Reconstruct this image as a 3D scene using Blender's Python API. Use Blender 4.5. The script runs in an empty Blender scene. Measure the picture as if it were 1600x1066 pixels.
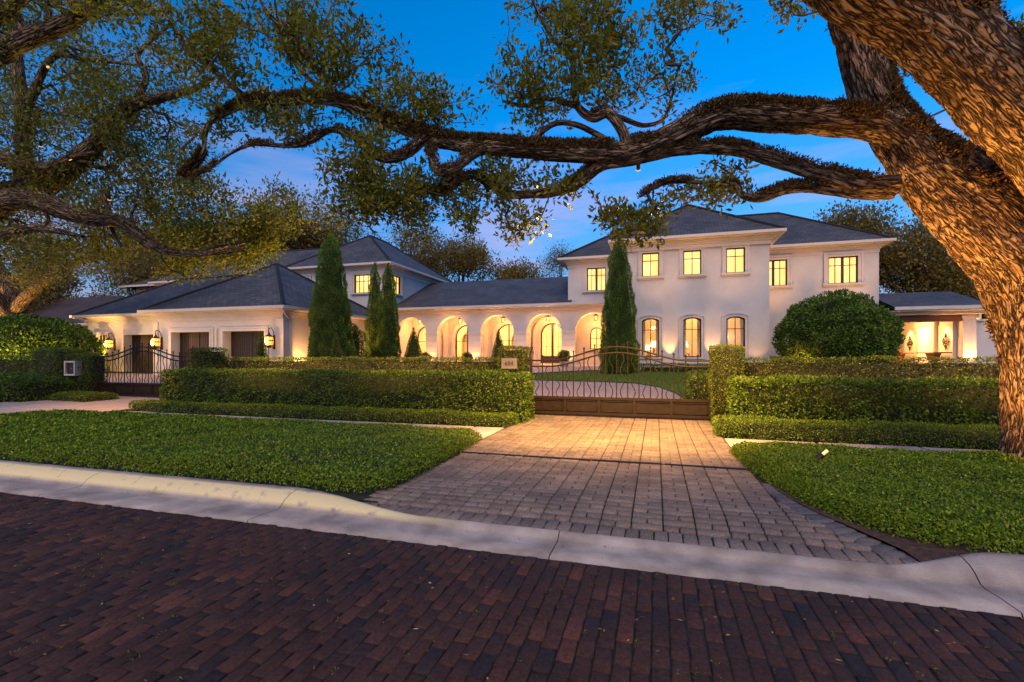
import bpy, math, random
import numpy as np
from mathutils import Vector, noise as mn
R = math.radians
S = bpy.context.scene
# ------------------------------------------------------------------ camera
cd = bpy.data.cameras.new('camera'); cam = bpy.data.objects.new('camera', cd)
S.collection.objects.link(cam); S.camera = cam
cd.sensor_width = 36; cd.lens = 17.0; cd.shift_y = 25/1600
cd.clip_start = 0.05; cd.clip_end = 3000
YAW = 16.6
cam.location = (0, 0, 1.5); cam.rotation_euler = (R(90), 0, R(YAW))
# ------------------------------------------------------------------ world
w = bpy.data.worlds.new('World'); S.world = w; w.use_nodes = True
nt = w.node_tree; nt.nodes.clear()
def N(nt, t, **k):
    n = nt.nodes.new(t)
    for a, v in k.items(): setattr(n, a, v)
    return n
sk = N(nt, 'ShaderNodeTexSky', sky_type='NISHITA', sun_disc=False, ozone_density=4.0)
SUN_EL, SUN_ROT = 2.0, 200.0
sk.sun_elevation = R(SUN_EL); sk.sun_rotation = R(SUN_ROT)
hs = N(nt, 'ShaderNodeHueSaturation'); hs.inputs['Saturation'].default_value = 1.12
tc = N(nt, 'ShaderNodeTexCoord')
mp = N(nt, 'ShaderNodeMapping'); mp.inputs['Scale'].default_value = (1.3, 1.3, 7.0); mp.inputs['Rotation'].default_value = (0.10, -0.22, 0.3)
n1 = N(nt, 'ShaderNodeTexNoise'); n1.inputs['Scale'].default_value = 2.1; n1.inputs['Detail'].default_value = 5; n1.inputs['Roughness'].default_value = 0.55
n1.inputs['Distortion'].default_value = 0.25
r1 = N(nt, 'ShaderNodeValToRGB'); r1.color_ramp.elements[0].position = 0.51; r1.color_ramp.elements[1].position = 0.70
sx = N(nt, 'ShaderNodeSeparateXYZ')
mr = N(nt, 'ShaderNodeMapRange'); mr.inputs[1].default_value = 0.03; mr.inputs[2].default_value = 0.50; mr.inputs[3].default_value = 1.0; mr.inputs[4].default_value = 0.0
mm = N(nt, 'ShaderNodeMath', operation='MULTIPLY'); mm2 = N(nt, 'ShaderNodeMath', operation='MULTIPLY'); mm2.inputs[1].default_value = 0.8
mx = N(nt, 'ShaderNodeMixRGB'); mx.inputs[2].default_value = (0.80, 0.60, 0.86, 1)
# a low violet veil towards the horizon (thin high cloud)
mr2 = N(nt, 'ShaderNodeMapRange'); mr2.inputs[1].default_value = 0.0; mr2.inputs[2].default_value = 0.42; mr2.inputs[3].default_value = 0.62; mr2.inputs[4].default_value = 0.0
mxh = N(nt, 'ShaderNodeMixRGB'); mxh.inputs[2].default_value = (0.30, 0.37, 0.86, 1)
bg = N(nt, 'ShaderNodeBackground'); bg.inputs[1].default_value = 0.15
out = N(nt, 'ShaderNodeOutputWorld')
L = nt.links.new
L(sk.outputs[0], hs.inputs['Color']); L(tc.outputs['Generated'], mp.inputs[0]); L(mp.outputs[0], n1.inputs[0]); L(n1.outputs[0], r1.inputs[0])
L(tc.outputs['Generated'], sx.inputs[0]); L(sx.outputs[2], mr.inputs[0]); L(sx.outputs[2], mr2.inputs[0])
L(r1.outputs[0], mm.inputs[0]); L(mr.outputs[0], mm.inputs[1]); L(mm.outputs[0], mm2.inputs[0])
L(hs.outputs[0], mxh.inputs[1]); L(mr2.outputs[0], mxh.inputs[0])
L(mxh.outputs[0], mx.inputs[1]); L(mm2.outputs[0], mx.inputs[0]); L(mx.outputs[0], bg.inputs[0]); L(bg.outputs[0], out.inputs[0])
# ------------------------------------------------------------------ afterglow from behind the camera (broad and soft)
sl = bpy.data.lights.new('afterglow', 'SUN'); sl.energy = 0.40; sl.angle = R(50); sl.color = (1.0, 0.68, 0.46)
so = bpy.data.objects.new('afterglow', sl); S.collection.objects.link(so)
so.rotation_euler = (R(44), 0, R(14))
S.view_settings.view_transform = 'Standard'; S.view_settings.look = 'None'
S.view_settings.gamma = 1; S.view_settings.exposure = 2.55
S.render.engine = 'CYCLES'
S.cycles.max_bounces = 6; S.cycles.diffuse_bounces = 3; S.cycles.glossy_bounces = 2; S.cycles.transparent_max_bounces = 8
S.cycles.transmission_bounces = 3
S.cycles.sample_clamp_indirect = 3.0; S.cycles.use_denoising = True
S.cycles.caustics_reflective = False; S.cycles.caustics_refractive = False
WARM = (1.0, 0.44, 0.12); WARM2 = (1.0, 0.60, 0.25)
# ------------------------------------------------------------------ helpers
ca, sa = math.cos(R(YAW)), math.sin(R(YAW)); FPX = 17/36*1600
def W(px, py, t, o=None):
    r = (px-800)/FPX
    return np.array([t*(-sa+ca*r), t*(ca+sa*r), 1.5+(558-py)/FPX*t])
def ss(a, b, x):
    t = np.clip((np.asarray(x, float)-a)/(b-a), 0, 1); return t*t*(3-2*t)
def gz(x, y):
    x = np.asarray(x, float); y = np.asarray(y, float)
    z = 0.05*np.clip(y-12.3, 0, 17.7)
    z = z + 0.12*np.clip((-x-12)/8, 0, 1)*np.clip((y-7)/5, 0, 1)
    return z
def g1(x, y): return float(gz(x, y))
LOC = {}
def link(o): S.collection.objects.link(o); return o
def tag(o, label=None, cat=None, group=None, kind=None):
    if label: o['label'] = label
    if cat: o['category'] = cat
    if group: o['group'] = group
    if kind: o['kind'] = kind
    return o
def thing(name, loc, label, cat, group=None):
    o = link(bpy.data.objects.new(name, None)); o.location = loc; o.empty_display_size = 0.2
    LOC[o.name] = np.array(loc, float)
    return tag(o, label, cat, group)
def make(name, V, F, mats, parent=None, origin=None, rnd=None, mi=None, smooth=False, bk=None, uv=None):
    """V (n,3) world; F (m,4) or (m,3) array or list of polygons"""
    V = np.asarray(V, float).reshape(-1, 3)
    off = np.zeros(3)
    if parent is not None: off = LOC[parent.name]
    elif origin is not None: off = np.array(origin, float)
    V = V-off
    me = bpy.data.meshes.new(name)
    if isinstance(F, np.ndarray):
        k = F.shape[1]; m = F.shape[0]
        me.vertices.add(len(V)); me.vertices.foreach_set('co', V.astype(np.float32).ravel())
        me.loops.add(m*k); me.loops.foreach_set('vertex_index', F.astype(np.int32).ravel())
        me.polygons.add(m); me.polygons.foreach_set('loop_start', np.arange(0, m*k, k, dtype=np.int32))
        me.update(calc_edges=True)
    else:
        me.from_pydata([tuple(v) for v in V], [], F); m = len(F)
    if rnd is not None:
        a = me.attributes.new('rnd', 'FLOAT', 'FACE'); a.data.foreach_set('value', np.asarray(rnd, np.float32))
    if bk is not None:
        a = me.attributes.new('bk', 'FLOAT_VECTOR', 'POINT'); a.data.foreach_set('vector', np.asarray(bk, np.float32).ravel())
    if uv is not None:
        ul = me.uv_layers.new(name='UVMap'); ul.data.foreach_set('uv', np.asarray(uv, np.float32).ravel())
    if not isinstance(mats, (list, tuple)): mats = [mats]
    for q in mats: me.materials.append(q)
    if mi is not None: me.polygons.foreach_set('material_index', np.asarray(mi, np.int32))
    if smooth: me.polygons.foreach_set('use_smooth', np.ones(len(me.polygons), bool))
    o = link(bpy.data.objects.new(name, me))
    if parent is not None: o.parent = parent; LOC[o.name] = off
    elif origin is not None: o.location = off; LOC[o.name] = off
    else: LOC[o.name] = np.zeros(3)
    return o
class MB:
    def __init__(s, xf=None): s.v = []; s.f = []; s.m = []; s.u = []; s.xf = xf; s.mi = 0
    def add(s, vs, fs, uv=None):
        b = len(s.v)
        for v in vs:
            s.v.append(s.xf(*v) if s.xf else tuple(v))
        for f in fs: s.f.append([b+i for i in f]); s.m.append(s.mi)
    def box(s, x0, x1, y0, y1, z0, z1):
        vs = [(x, y, z) for z in (z0, z1) for y in (y0, y1) for x in (x0, x1)]
        s.add(vs, [(0, 2, 3, 1), (4, 5, 7, 6), (0, 1, 5, 4), (2, 6, 7, 3), (0, 4, 6, 2), (1, 3, 7, 5)])
    def prism(s, poly, y0, y1):          # poly in (x,z), extruded along y
        n = len(poly); vs = [(x, y0, z) for x, z in poly]+[(x, y1, z) for x, z in poly]
        fs = [tuple(range(n)), tuple(range(2*n-1, n-1, -1))]+[(i, n+i, n+(i+1) % n, (i+1) % n) for i in range(n)]
        s.add(vs, fs)
    def ring(s, A, B, y0, y1):           # strip between two open outlines A (inner), B (outer), extruded
        for i in range(len(A)-1):
            s.prism([A[i], A[i+1], B[i+1], B[i]], y0, y1)
    def tube(s, pts, r, n=8, cap=True):
        pts = [Vector(p) for p in pts]; rs = r if isinstance(r, (list, tuple)) else [r]*len(pts)
        ring = []; up = Vector((0, 0, 1)); prev = None
        for i, p in enumerate(pts):
            d = (pts[min(i+1, len(pts)-1)]-pts[max(i-1, 0)]).normalized()
            if prev is None:
                a = d.cross(up)
                if a.length < 1e-3: a = d.cross(Vector((1, 0, 0)))
            else: a = prev-d*prev.dot(d)
            a.normalize(); prev = a; b = d.cross(a)
            ring.append([p+(a*math.cos(2*math.pi*k/n)+b*math.sin(2*math.pi*k/n))*rs[i] for k in range(n)])
        vs = [q for rg in ring for q in rg]; fs = []
        for i in range(len(pts)-1):
            for k in range(n):
                fs.append((i*n+k, i*n+(k+1) % n, (i+1)*n+(k+1) % n, (i+1)*n+k))
        if cap: fs += [tuple(range(n-1, -1, -1)), tuple(range((len(pts)-1)*n, len(pts)*n))]
        s.add([tuple(v) for v in vs], fs)
    def lathe(s, prof, cx, cy, n=16):    # prof: (r,z)
        vs = []; fs = []
        for r, z in prof:
            for k in range(n): a = 2*math.pi*k/n; vs.append((cx+r*math.cos(a), cy+r*math.sin(a), z))
        for i in range(len(prof)-1):
            for k in range(n): fs.append((i*n+k, i*n+(k+1) % n, (i+1)*n+(k+1) % n, (i+1)*n+k))
        fs.append(tuple(range(n-1, -1, -1))); fs.append(tuple(range((len(prof)-1)*n, len(prof)*n)))
        s.add(vs, fs)
    def build(s, name, mats, parent=None, origin=None, smooth=False, uv=None):
        return make(name, s.v, s.f, mats, parent, origin, mi=s.m, smooth=smooth, uv=uv)
def struct(o): o['kind'] = 'structure'; return o
# ------------------------------------------------------------------ materials
def mat(name, col, rough=0.6, metal=0.0, spec=None, emis=None, es=0.0):
    m = bpy.data.materials.new(name); m.use_nodes = True
    b = m.node_tree.nodes['Principled BSDF']
    b.inputs['Base Color'].default_value = (*col, 1); b.inputs['Roughness'].default_value = rough; b.inputs['Metallic'].default_value = metal
    if spec is not None: b.inputs['Specular IOR Level'].default_value = spec
    if emis: b.inputs['Emission Color'].default_value = (*emis, 1); b.inputs['Emission Strength'].default_value = es
    return m
def noisy(m, c1, c2, scale, bump=0.0, bscale=None, detail=4, coord='Object', stretch=(1, 1, 1), bdist=0.01):
    nt = m.node_tree; b = nt.nodes['Principled BSDF']; L = nt.links.new
    tc = N(nt, 'ShaderNodeTexCoord'); mp = N(nt, 'ShaderNodeMapping'); mp.inputs['Scale'].default_value = stretch
    L(tc.outputs[coord], mp.inputs[0])
    n = N(nt, 'ShaderNodeTexNoise'); n.inputs['Scale'].default_value = scale; n.inputs['Detail'].default_value = detail
    L(mp.outputs[0], n.inputs[0])
    r = N(nt, 'ShaderNodeValToRGB'); r.color_ramp.elements[0].color = (*c1, 1); r.color_ramp.elements[1].color = (*c2, 1)
    r.color_ramp.elements[0].position = 0.3; r.color_ramp.elements[1].position = 0.7
    L(n.outputs[0], r.inputs[0]); L(r.outputs[0], b.inputs['Base Color'])
    if bump:
        n2 = N(nt, 'ShaderNodeTexNoise'); n2.inputs['Scale'].default_value = bscale or scale*5; n2.inputs['Detail'].default_value = 5
        L(mp.outputs[0], n2.inputs[0])
        bp = N(nt, 'ShaderNodeBump'); bp.inputs['Strength'].default_value = bump; bp.inputs['Distance'].default_value = bdist
        L(n2.outputs[0], bp.inputs['Height']); L(bp.outputs[0], b.inputs['Normal'])
    return m
def leafmat(name, cols, rough=0.42, trans=0.25, tcol=None, spec=0.22):
    """cols: list of (pos, rgb) over the per-leaf random value"""
    m = bpy.data.materials.new(name); m.use_nodes = True; nt = m.node_tree; L = nt.links.new
    b = nt.nodes['Principled BSDF']; o = nt.nodes['Material Output']
    at = N(nt, 'ShaderNodeAttribute', attribute_name='rnd')
    r = N(nt, 'ShaderNodeValToRGB'); e = r.color_ramp.elements
    while len(e) < len(cols): e.new(0.5)
    for i, (p, c) in enumerate(cols): e[i].position = p; e[i].color = (*c, 1)
    L(at.outputs['Fac'], r.inputs[0]); L(r.outputs[0], b.inputs['Base Color'])
    b.inputs['Roughness'].default_value = rough; b.inputs['Specular IOR Level'].default_value = spec
    if trans > 0:
        t = N(nt, 'ShaderNodeBsdfTranslucent'); mxs = N(nt, 'ShaderNodeMixShader'); mxs.inputs[0].default_value = trans
        g = N(nt, 'ShaderNodeMixRGB', blend_type='MULTIPLY'); g.inputs[0].default_value = 1; g.inputs[2].default_value = (1.6, 1.5, 0.6, 1)
        L(r.outputs[0], g.inputs[1]); L(g.outputs[0], t.inputs[0])
        L(b.outputs[0], mxs.inputs[1]); L(t.outputs[0], mxs.inputs[2]); L(mxs.outputs[0], o.inputs[0])
    return m
M = {}
M['stucco'] = noisy(mat('white_stucco', (0.7, 0.68, 0.66), 0.85), (0.46, 0.445, 0.43), (0.565, 0.545, 0.525), 0.8, 0.25, 14, bdist=0.006)
M['trim'] = noisy(mat('cream_trim', (0.75, 0.7, 0.64), 0.7), (0.50, 0.47, 0.44), (0.57, 0.53, 0.50), 2.0)
M['sill'] = mat('stone_sill', (0.45, 0.42, 0.40), 0.7)
M['iron'] = noisy(mat('wrought_iron', (0.035, 0.022, 0.014), 0.45, 0.6), (0.03, 0.018, 0.011), (0.06, 0.036, 0.02), 9)
M['gate'] = noisy(mat('bronze_gate_paint', (0.02, 0.013, 0.008), 0.5, 0.0, 0.2), (0.016, 0.011, 0.007), (0.028, 0.019, 0.012), 7, 0.2, 60)
M['frame'] = mat('dark_bronze_frame', (0.035, 0.018, 0.010), 0.45)
M['blackpanel'] = mat('mailbox_black', (0.02, 0.015, 0.012), 0.5)
M['plaque'] = noisy(mat('plaque_stone', (0.5, 0.45, 0.45), 0.8), (0.15, 0.13, 0.13), (0.24, 0.21, 0.21), 40)
M['plaqueink'] = mat('plaque_letters', (0.04, 0.03, 0.03), 0.7)
M['soil'] = noisy(mat('mulch', (0.05, 0.03, 0.02), 0.95), (0.025, 0.014, 0.009), (0.09, 0.05, 0.032), 22, 0.8, 60)
M['ground'] = noisy(mat('dark_ground', (0.04, 0.045, 0.02), 0.95), (0.02, 0.028, 0.01), (0.05, 0.055, 0.022), 3, 0.6, 30)
M['lawn'] = noisy(mat('mown_lawn', (0.06, 0.13, 0.02), 0.9), (0.055, 0.12, 0.012), (0.11, 0.20, 0.025), 9, 0.8, 90)
M['conc'] = noisy(mat('concrete', (0.45, 0.42, 0.4), 0.85), (0.36, 0.32, 0.30), (0.52, 0.47, 0.44), 2.2, 0.35, 40, detail=8)
M['joint'] = noisy(mat('joint_sand', (0.03, 0.025, 0.02), 0.95), (0.012, 0.010, 0.008), (0.035, 0.04, 0.015), 14, 0.5, 80)
M['wood'] = mat('brown_timber', (0.14, 0.06, 0.03), 0.6)
M['plaster_in'] = mat('warm_plaster', (0.78, 0.62, 0.42), 0.8)
M['floor_in'] = mat('stone_floor', (0.55, 0.48, 0.4), 0.35)
M['bulb'] = mat('lamp_glow', (1, 0.8, 0.5), 0.5, emis=(1.0, 0.52, 0.13), es=0.8)
M['shade'] = mat('lamp_shade_glow', (1, 0.85, 0.6), 0.7, emis=(1.0, 0.72, 0.35), es=0.9)
M['amber'] = mat('amber_glass_glow', (0.8, 0.4, 0.1), 0.3, emis=(1.0, 0.40, 0.07), es=0.30)
M['slit'] = mat('fixture_glow', (1, 0.8, 0.5), 0.4, emis=(1.0, 0.52, 0.09), es=0.17)
M['pot'] = noisy(mat('stone_pot', (0.3, 0.26, 0.24), 0.85), (0.25, 0.21, 0.19), (0.38, 0.33, 0.3), 12)
M['copper'] = mat('gutter_white', (0.54, 0.50, 0.46), 0.5)
M['paint'] = noisy(mat('painting', (0.4, 0.2, 0.1), 0.7), (0.45, 0.16, 0.05), (0.25, 0.2, 0.14), 2.5)
M['books'] = noisy(mat('book_rows', (0.3, 0.14, 0.07), 0.7), (0.12, 0.05, 0.03), (0.55, 0.3, 0.15), 14, stretch=(4, 1, 0.1))
M['curtain'] = mat('pale_curtain', (0.8, 0.72, 0.55), 0.9)
M['deadleaf'] = leafmat('fallen_leaf', [(0, (0.12, 0.06, 0.02)), (0.5, (0.30, 0.18, 0.06)), (1, (0.45, 0.34, 0.16))], 0.8, 0)
# glass
m = bpy.data.materials.new('window_glass'); m.use_nodes = True; nt = m.node_tree; nt.nodes.remove(nt.nodes['Principled BSDF'])
t_ = N(nt, 'ShaderNodeBsdfTransparent'); t_.inputs[0].default_value = (0.95, 0.94, 0.9, 1); g_ = N(nt, 'ShaderNodeBsdfGlossy'); g_.inputs['Roughness'].default_value = 0.03
mx_ = N(nt, 'ShaderNodeMixShader'); mx_.inputs[0].default_value = 0.07
nt.links.new(t_.outputs[0], mx_.inputs[1]); nt.links.new(g_.outputs[0], mx_.inputs[2]); nt.links.new(mx_.outputs[0], nt.nodes['Material Output'].inputs[0]); M['glass'] = m
def litpane(name, c1, c2, es, stripe=7.0):
    m = mat(name, (0.3, 0.25, 0.15), 0.15); nt = m.node_tree; b = nt.nodes['Principled BSDF']; L = nt.links.new
    tc = N(nt, 'ShaderNodeTexCoord'); mp = N(nt, 'ShaderNodeMapping'); mp.inputs['Scale'].default_value = (stripe, stripe, 0.25)
    n = N(nt, 'ShaderNodeTexNoise'); n.inputs['Scale'].default_value = 1.0; n.inputs['Detail'].default_value = 2
    n2 = N(nt, 'ShaderNodeTexNoise'); n2.inputs['Scale'].default_value = 1.3; n2.inputs['Detail'].default_value = 1
    r = N(nt, 'ShaderNodeValToRGB'); r.color_ramp.elements[0].color = (*c1, 1); r.color_ramp.elements[1].color = (*c2, 1)
    r.color_ramp.elements[0].position = 0.35; r.color_ramp.elements[1].position = 0.65
    ad = N(nt, 'ShaderNodeMath', operation='ADD'); ml = N(nt, 'ShaderNodeMath', operation='MULTIPLY'); ml.inputs[1].default_value = 0.5
    L(tc.outputs['Object'], mp.inputs[0]); L(mp.outputs[0], n.inputs[0]); L(tc.outputs['Object'], n2.inputs[0])
    L(n.outputs[0], ad.inputs[0]); L(n2.outputs[0], ad.inputs[1]); L(ad.outputs[0], ml.inputs[0]); L(ml.outputs[0], r.inputs[0])
    L(r.outputs[0], b.inputs['Emission Color']); b.inputs['Emission Strength'].default_value = es
    return m
M['lit'] = litpane('lit_window_curtain', (1.0, 0.46, 0.06), (1.0, 0.74, 0.24), 0.27)
M['litdim'] = litpane('lit_window_dim', (0.7, 0.38, 0.10), (1.0, 0.62, 0.22), 0.06)
# roof shingles
def shingles(name, base, b2):
    m = mat(name, base, 0.75); nt = m.node_tree; b = nt.nodes['Principled BSDF']; L = nt.links.new
    tc = N(nt, 'ShaderNodeTexCoord'); br = N(nt, 'ShaderNodeTexBrick'); br.offset = 0.5
    br.inputs['Scale'].default_value = 1.0; br.inputs['Brick Width'].default_value = 0.36; br.inputs['Row Height'].default_value = 0.22
    br.inputs['Mortar Size'].default_value = 0.012; br.inputs['Mortar Smooth'].default_value = 0.3; br.inputs['Bias'].default_value = 0
    br.inputs['Color1'].default_value = (*base, 1); br.inputs['Color2'].default_value = (*b2, 1); br.inputs['Mortar'].default_value = (0.008, 0.010, 0.014, 1)
    n = N(nt, 'ShaderNodeTexNoise'); n.inputs['Scale'].default_value = 0.7; n.inputs['Detail'].default_value = 6
    r = N(nt, 'ShaderNodeValToRGB'); r.color_ramp.elements[0].position = 0.3; r.color_ramp.elements[0].color = (0.6, 0.6, 0.6, 1); r.color_ramp.elements[1].position = 0.7; r.color_ramp.elements[1].color = (1.25, 1.2, 1.2, 1)
    mu = N(nt, 'ShaderNodeMixRGB', blend_type='MULTIPLY'); mu.inputs[0].default_value = 1
    sp = N(nt, 'ShaderNodeSeparateXYZ'); dv = N(nt, 'ShaderNodeMath', operation='DIVIDE'); dv.inputs[1].default_value = 0.22
    fr = N(nt, 'ShaderNodeMath', operation='FRACT'); sb = N(nt, 'ShaderNodeMath', operation='SUBTRACT'); sb.inputs[0].default_value = 1
    bp = N(nt, 'ShaderNodeBump'); bp.inputs['Strength'].default_value = 0.9; bp.inputs['Distance'].default_value = 0.03
    mh = N(nt, 'ShaderNodeMath', operation='SUBTRACT')
    L(tc.outputs['UV'], br.inputs[0]); L(tc.outputs['UV'], n.inputs[0]); L(n.outputs[0], r.inputs[0]); L(br.outputs[0], mu.inputs[1]); L(r.outputs[0], mu.inputs[2]); L(mu.outputs[0], b.inputs['Base Color'])
    L(tc.outputs['UV'], sp.inputs[0]); L(sp.outputs[1], dv.inputs[0]); L(dv.outputs[0], fr.inputs[0]); L(fr.outputs[0], sb.inputs[1]); L(sb.outputs[0], mh.inputs[0]); L(br.outputs['Fac'], mh.inputs[1])
    L(mh.outputs[0], bp.inputs['Height']); L(bp.outputs[0], b.inputs['Normal'])
    return m
M['roof'] = shingles('slate_shingles', (0.050, 0.056, 0.064), (0.088, 0.092, 0.10))
M['roof_brown'] = shingles('brown_shingles', (0.05, 0.036, 0.034), (0.075, 0.052, 0.05))
# bark: ridged pattern in limb coordinates (girth, girth, length)
def bark(name, dark, mid, light, ls=1.0, bump=0.9, dist=0.03):
    """irregular long fissures with cross cracks, in limb coordinates (girth, girth, length)"""
    m = mat(name, mid, 0.9, spec=0.2); nt = m.node_tree; b = nt.nodes['Principled BSDF']; L = nt.links.new
    at = N(nt, 'ShaderNodeAttribute', attribute_name='bk')
    def fiss(sc, wdt, dis):
        mp = N(nt, 'ShaderNodeMapping'); mp.inputs['Scale'].default_value = tuple(v*ls for v in sc); L(at.outputs['Vector'], mp.inputs[0])
        n = N(nt, 'ShaderNodeTexNoise'); n.inputs['Scale'].default_value = 1.0; n.inputs['Detail'].default_value = 2.2; n.inputs['Roughness'].default_value = 0.45; n.inputs['Distortion'].default_value = dis; L(mp.outputs[0], n.inputs[0])
        s_ = N(nt, 'ShaderNodeMath', operation='SUBTRACT'); s_.inputs[1].default_value = 0.5; a_ = N(nt, 'ShaderNodeMath', operation='ABSOLUTE'); d_ = N(nt, 'ShaderNodeMath', operation='DIVIDE'); d_.inputs[1].default_value = wdt; d_.use_clamp = True
        L(n.outputs[0], s_.inputs[0]); L(s_.outputs[0], a_.inputs[0]); L(a_.outputs[0], d_.inputs[0]); return d_.outputs[0]
    f1 = fiss((18, 18, 1.9), 0.085, 0.4); f2 = fiss((26, 26, 4.8), 0.095, 0.7)
    mi = N(nt, 'ShaderNodeMath', operation='MINIMUM'); L(f1, mi.inputs[0]); L(f2, mi.inputs[1])
    mp = N(nt, 'ShaderNodeMapping'); mp.inputs['Scale'].default_value = (70*ls, 70*ls, 30*ls); L(at.outputs['Vector'], mp.inputs[0])
    n2 = N(nt, 'ShaderNodeTexNoise'); n2.inputs['Scale'].default_value = 1.0; n2.inputs['Detail'].default_value = 5; n2.inputs['Roughness'].default_value = 0.7; L(mp.outputs[0], n2.inputs[0])
    n3 = N(nt, 'ShaderNodeTexNoise'); n3.inputs['Scale'].default_value = 2.2; n3.inputs['Detail'].default_value = 4; L(at.outputs['Vector'], n3.inputs[0])
    r = N(nt, 'ShaderNodeValToRGB'); e = r.color_ramp.elements; e[0].position = 0.10; e[0].color = (*dark, 1); e.new(0.5); e[1].color = (*mid, 1); e[2].position = 1.0; e[2].color = (*light, 1)
    rr = N(nt, 'ShaderNodeValToRGB'); rr.color_ramp.elements[0].position = 0.25; rr.color_ramp.elements[0].color = (0.55, 0.52, 0.5, 1); rr.color_ramp.elements[1].position = 0.75; rr.color_ramp.elements[1].color = (1.45, 1.45, 1.45, 1)
    r3 = N(nt, 'ShaderNodeValToRGB'); r3.color_ramp.elements[0].position = 0.35; r3.color_ramp.elements[0].color = (0.75, 0.68, 0.6, 1); r3.color_ramp.elements[1].position = 0.65; r3.color_ramp.elements[1].color = (1.15, 1.18, 1.2, 1)
    mu = N(nt, 'ShaderNodeMixRGB', blend_type='MULTIPLY'); mu.inputs[0].default_value = 1; mu3 = N(nt, 'ShaderNodeMixRGB', blend_type='MULTIPLY'); mu3.inputs[0].default_value = 1
    L(mi.outputs[0], r.inputs[0]); L(n2.outputs[0], rr.inputs[0]); L(n3.outputs[0], r3.inputs[0]); L(r.outputs[0], mu.inputs[1]); L(rr.outputs[0], mu.inputs[2]); L(mu.outputs[0], mu3.inputs[1]); L(r3.outputs[0], mu3.inputs[2]); L(mu3.outputs[0], b.inputs['Base Color'])
    ad = N(nt, 'ShaderNodeMath', operation='MULTIPLY_ADD'); ad.inputs[1].default_value = 0.35; L(n2.outputs[0], ad.inputs[0]); L(mi.outputs[0], ad.inputs[2])
    bp = N(nt, 'ShaderNodeBump'); bp.inputs['Strength'].default_value = bump; bp.inputs['Distance'].default_value = dist
    L(ad.outputs[0], bp.inputs['Height']); L(bp.outputs[0], b.inputs['Normal'])
    return m
M['bark'] = bark('oak_bark', (0.012, 0.008, 0.006), (0.14, 0.102, 0.068), (0.30, 0.235, 0.165), 1.0, 1.0, 0.02)
M['bark_far'] = bark('grey_bark', (0.03, 0.022, 0.018), (0.12, 0.09, 0.07), (0.22, 0.17, 0.14), 0.7, 0.8, 0.02)
M['twig'] = mat('twig_bark', (0.10, 0.07, 0.055), 0.9)
M['oakleaf'] = leafmat('oak_leaf', [(0, (0.055, 0.064, 0.012)), (0.5, (0.155, 0.17, 0.026)), (0.9, (0.30, 0.31, 0.05)), (1, (0.46, 0.22, 0.06))], 0.5, 0.42, spec=0.2)
M['oakleaf_warm'] = leafmat('oak_leaf_warm', [(0, (0.06, 0.065, 0.012)), (0.6, (0.13, 0.13, 0.025)), (1, (0.24, 0.20, 0.05))], 0.5, 0.3)  # warmer leaf tone, used on the garden oak
M['farleaf'] = leafmat('distant_leaf', [(0, (0.12, 0.095, 0.022)), (0.6, (0.23, 0.175, 0.045)), (1, (0.33, 0.25, 0.08))], 0.7, 0.3, spec=0.2)
M['fern'] = leafmat('dried_fern', [(0, (0.035, 0.020, 0.009)), (0.6, (0.11, 0.072, 0.032)), (1, (0.24, 0.16, 0.075))], 0.85, 0.15, spec=0.1)
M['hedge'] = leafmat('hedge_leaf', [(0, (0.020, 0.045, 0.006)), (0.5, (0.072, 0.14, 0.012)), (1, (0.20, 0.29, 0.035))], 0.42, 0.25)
M['ficus'] = leafmat('clipped_ficus_leaf', [(0, (0.040, 0.068, 0.010)), (0.6, (0.115, 0.165, 0.020)), (1, (0.26, 0.28, 0.05))], 0.45, 0.25)
M['jasmine'] = leafmat('groundcover_leaf', [(0, (0.035, 0.062, 0.006)), (0.45, (0.12, 0.19, 0.010)), (0.8, (0.20, 0.30, 0.016)), (0.97, (0.42, 0.52, 0.07)), (1, (0.32, 0.13, 0.03))], 0.5, 0.25, spec=0.14)
M['lowhedge'] = leafmat('low_edging_leaf', [(0, (0.035, 0.070, 0.008)), (0.6, (0.12, 0.20, 0.016)), (1, (0.26, 0.36, 0.04))], 0.42, 0.25)
M['cypress'] = leafmat('cypress_needles', [(0, (0.035, 0.075, 0.010)), (0.6, (0.085, 0.165, 0.018)), (1, (0.17, 0.29, 0.03))], 0.6, 0.2)
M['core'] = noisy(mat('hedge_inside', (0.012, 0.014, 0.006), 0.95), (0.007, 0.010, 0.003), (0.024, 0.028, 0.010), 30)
M['blade'] = leafmat('grass_blade', [(0, (0.05, 0.11, 0.012)), (1, (0.12, 0.21, 0.03))], 0.6, 0.2)
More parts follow.
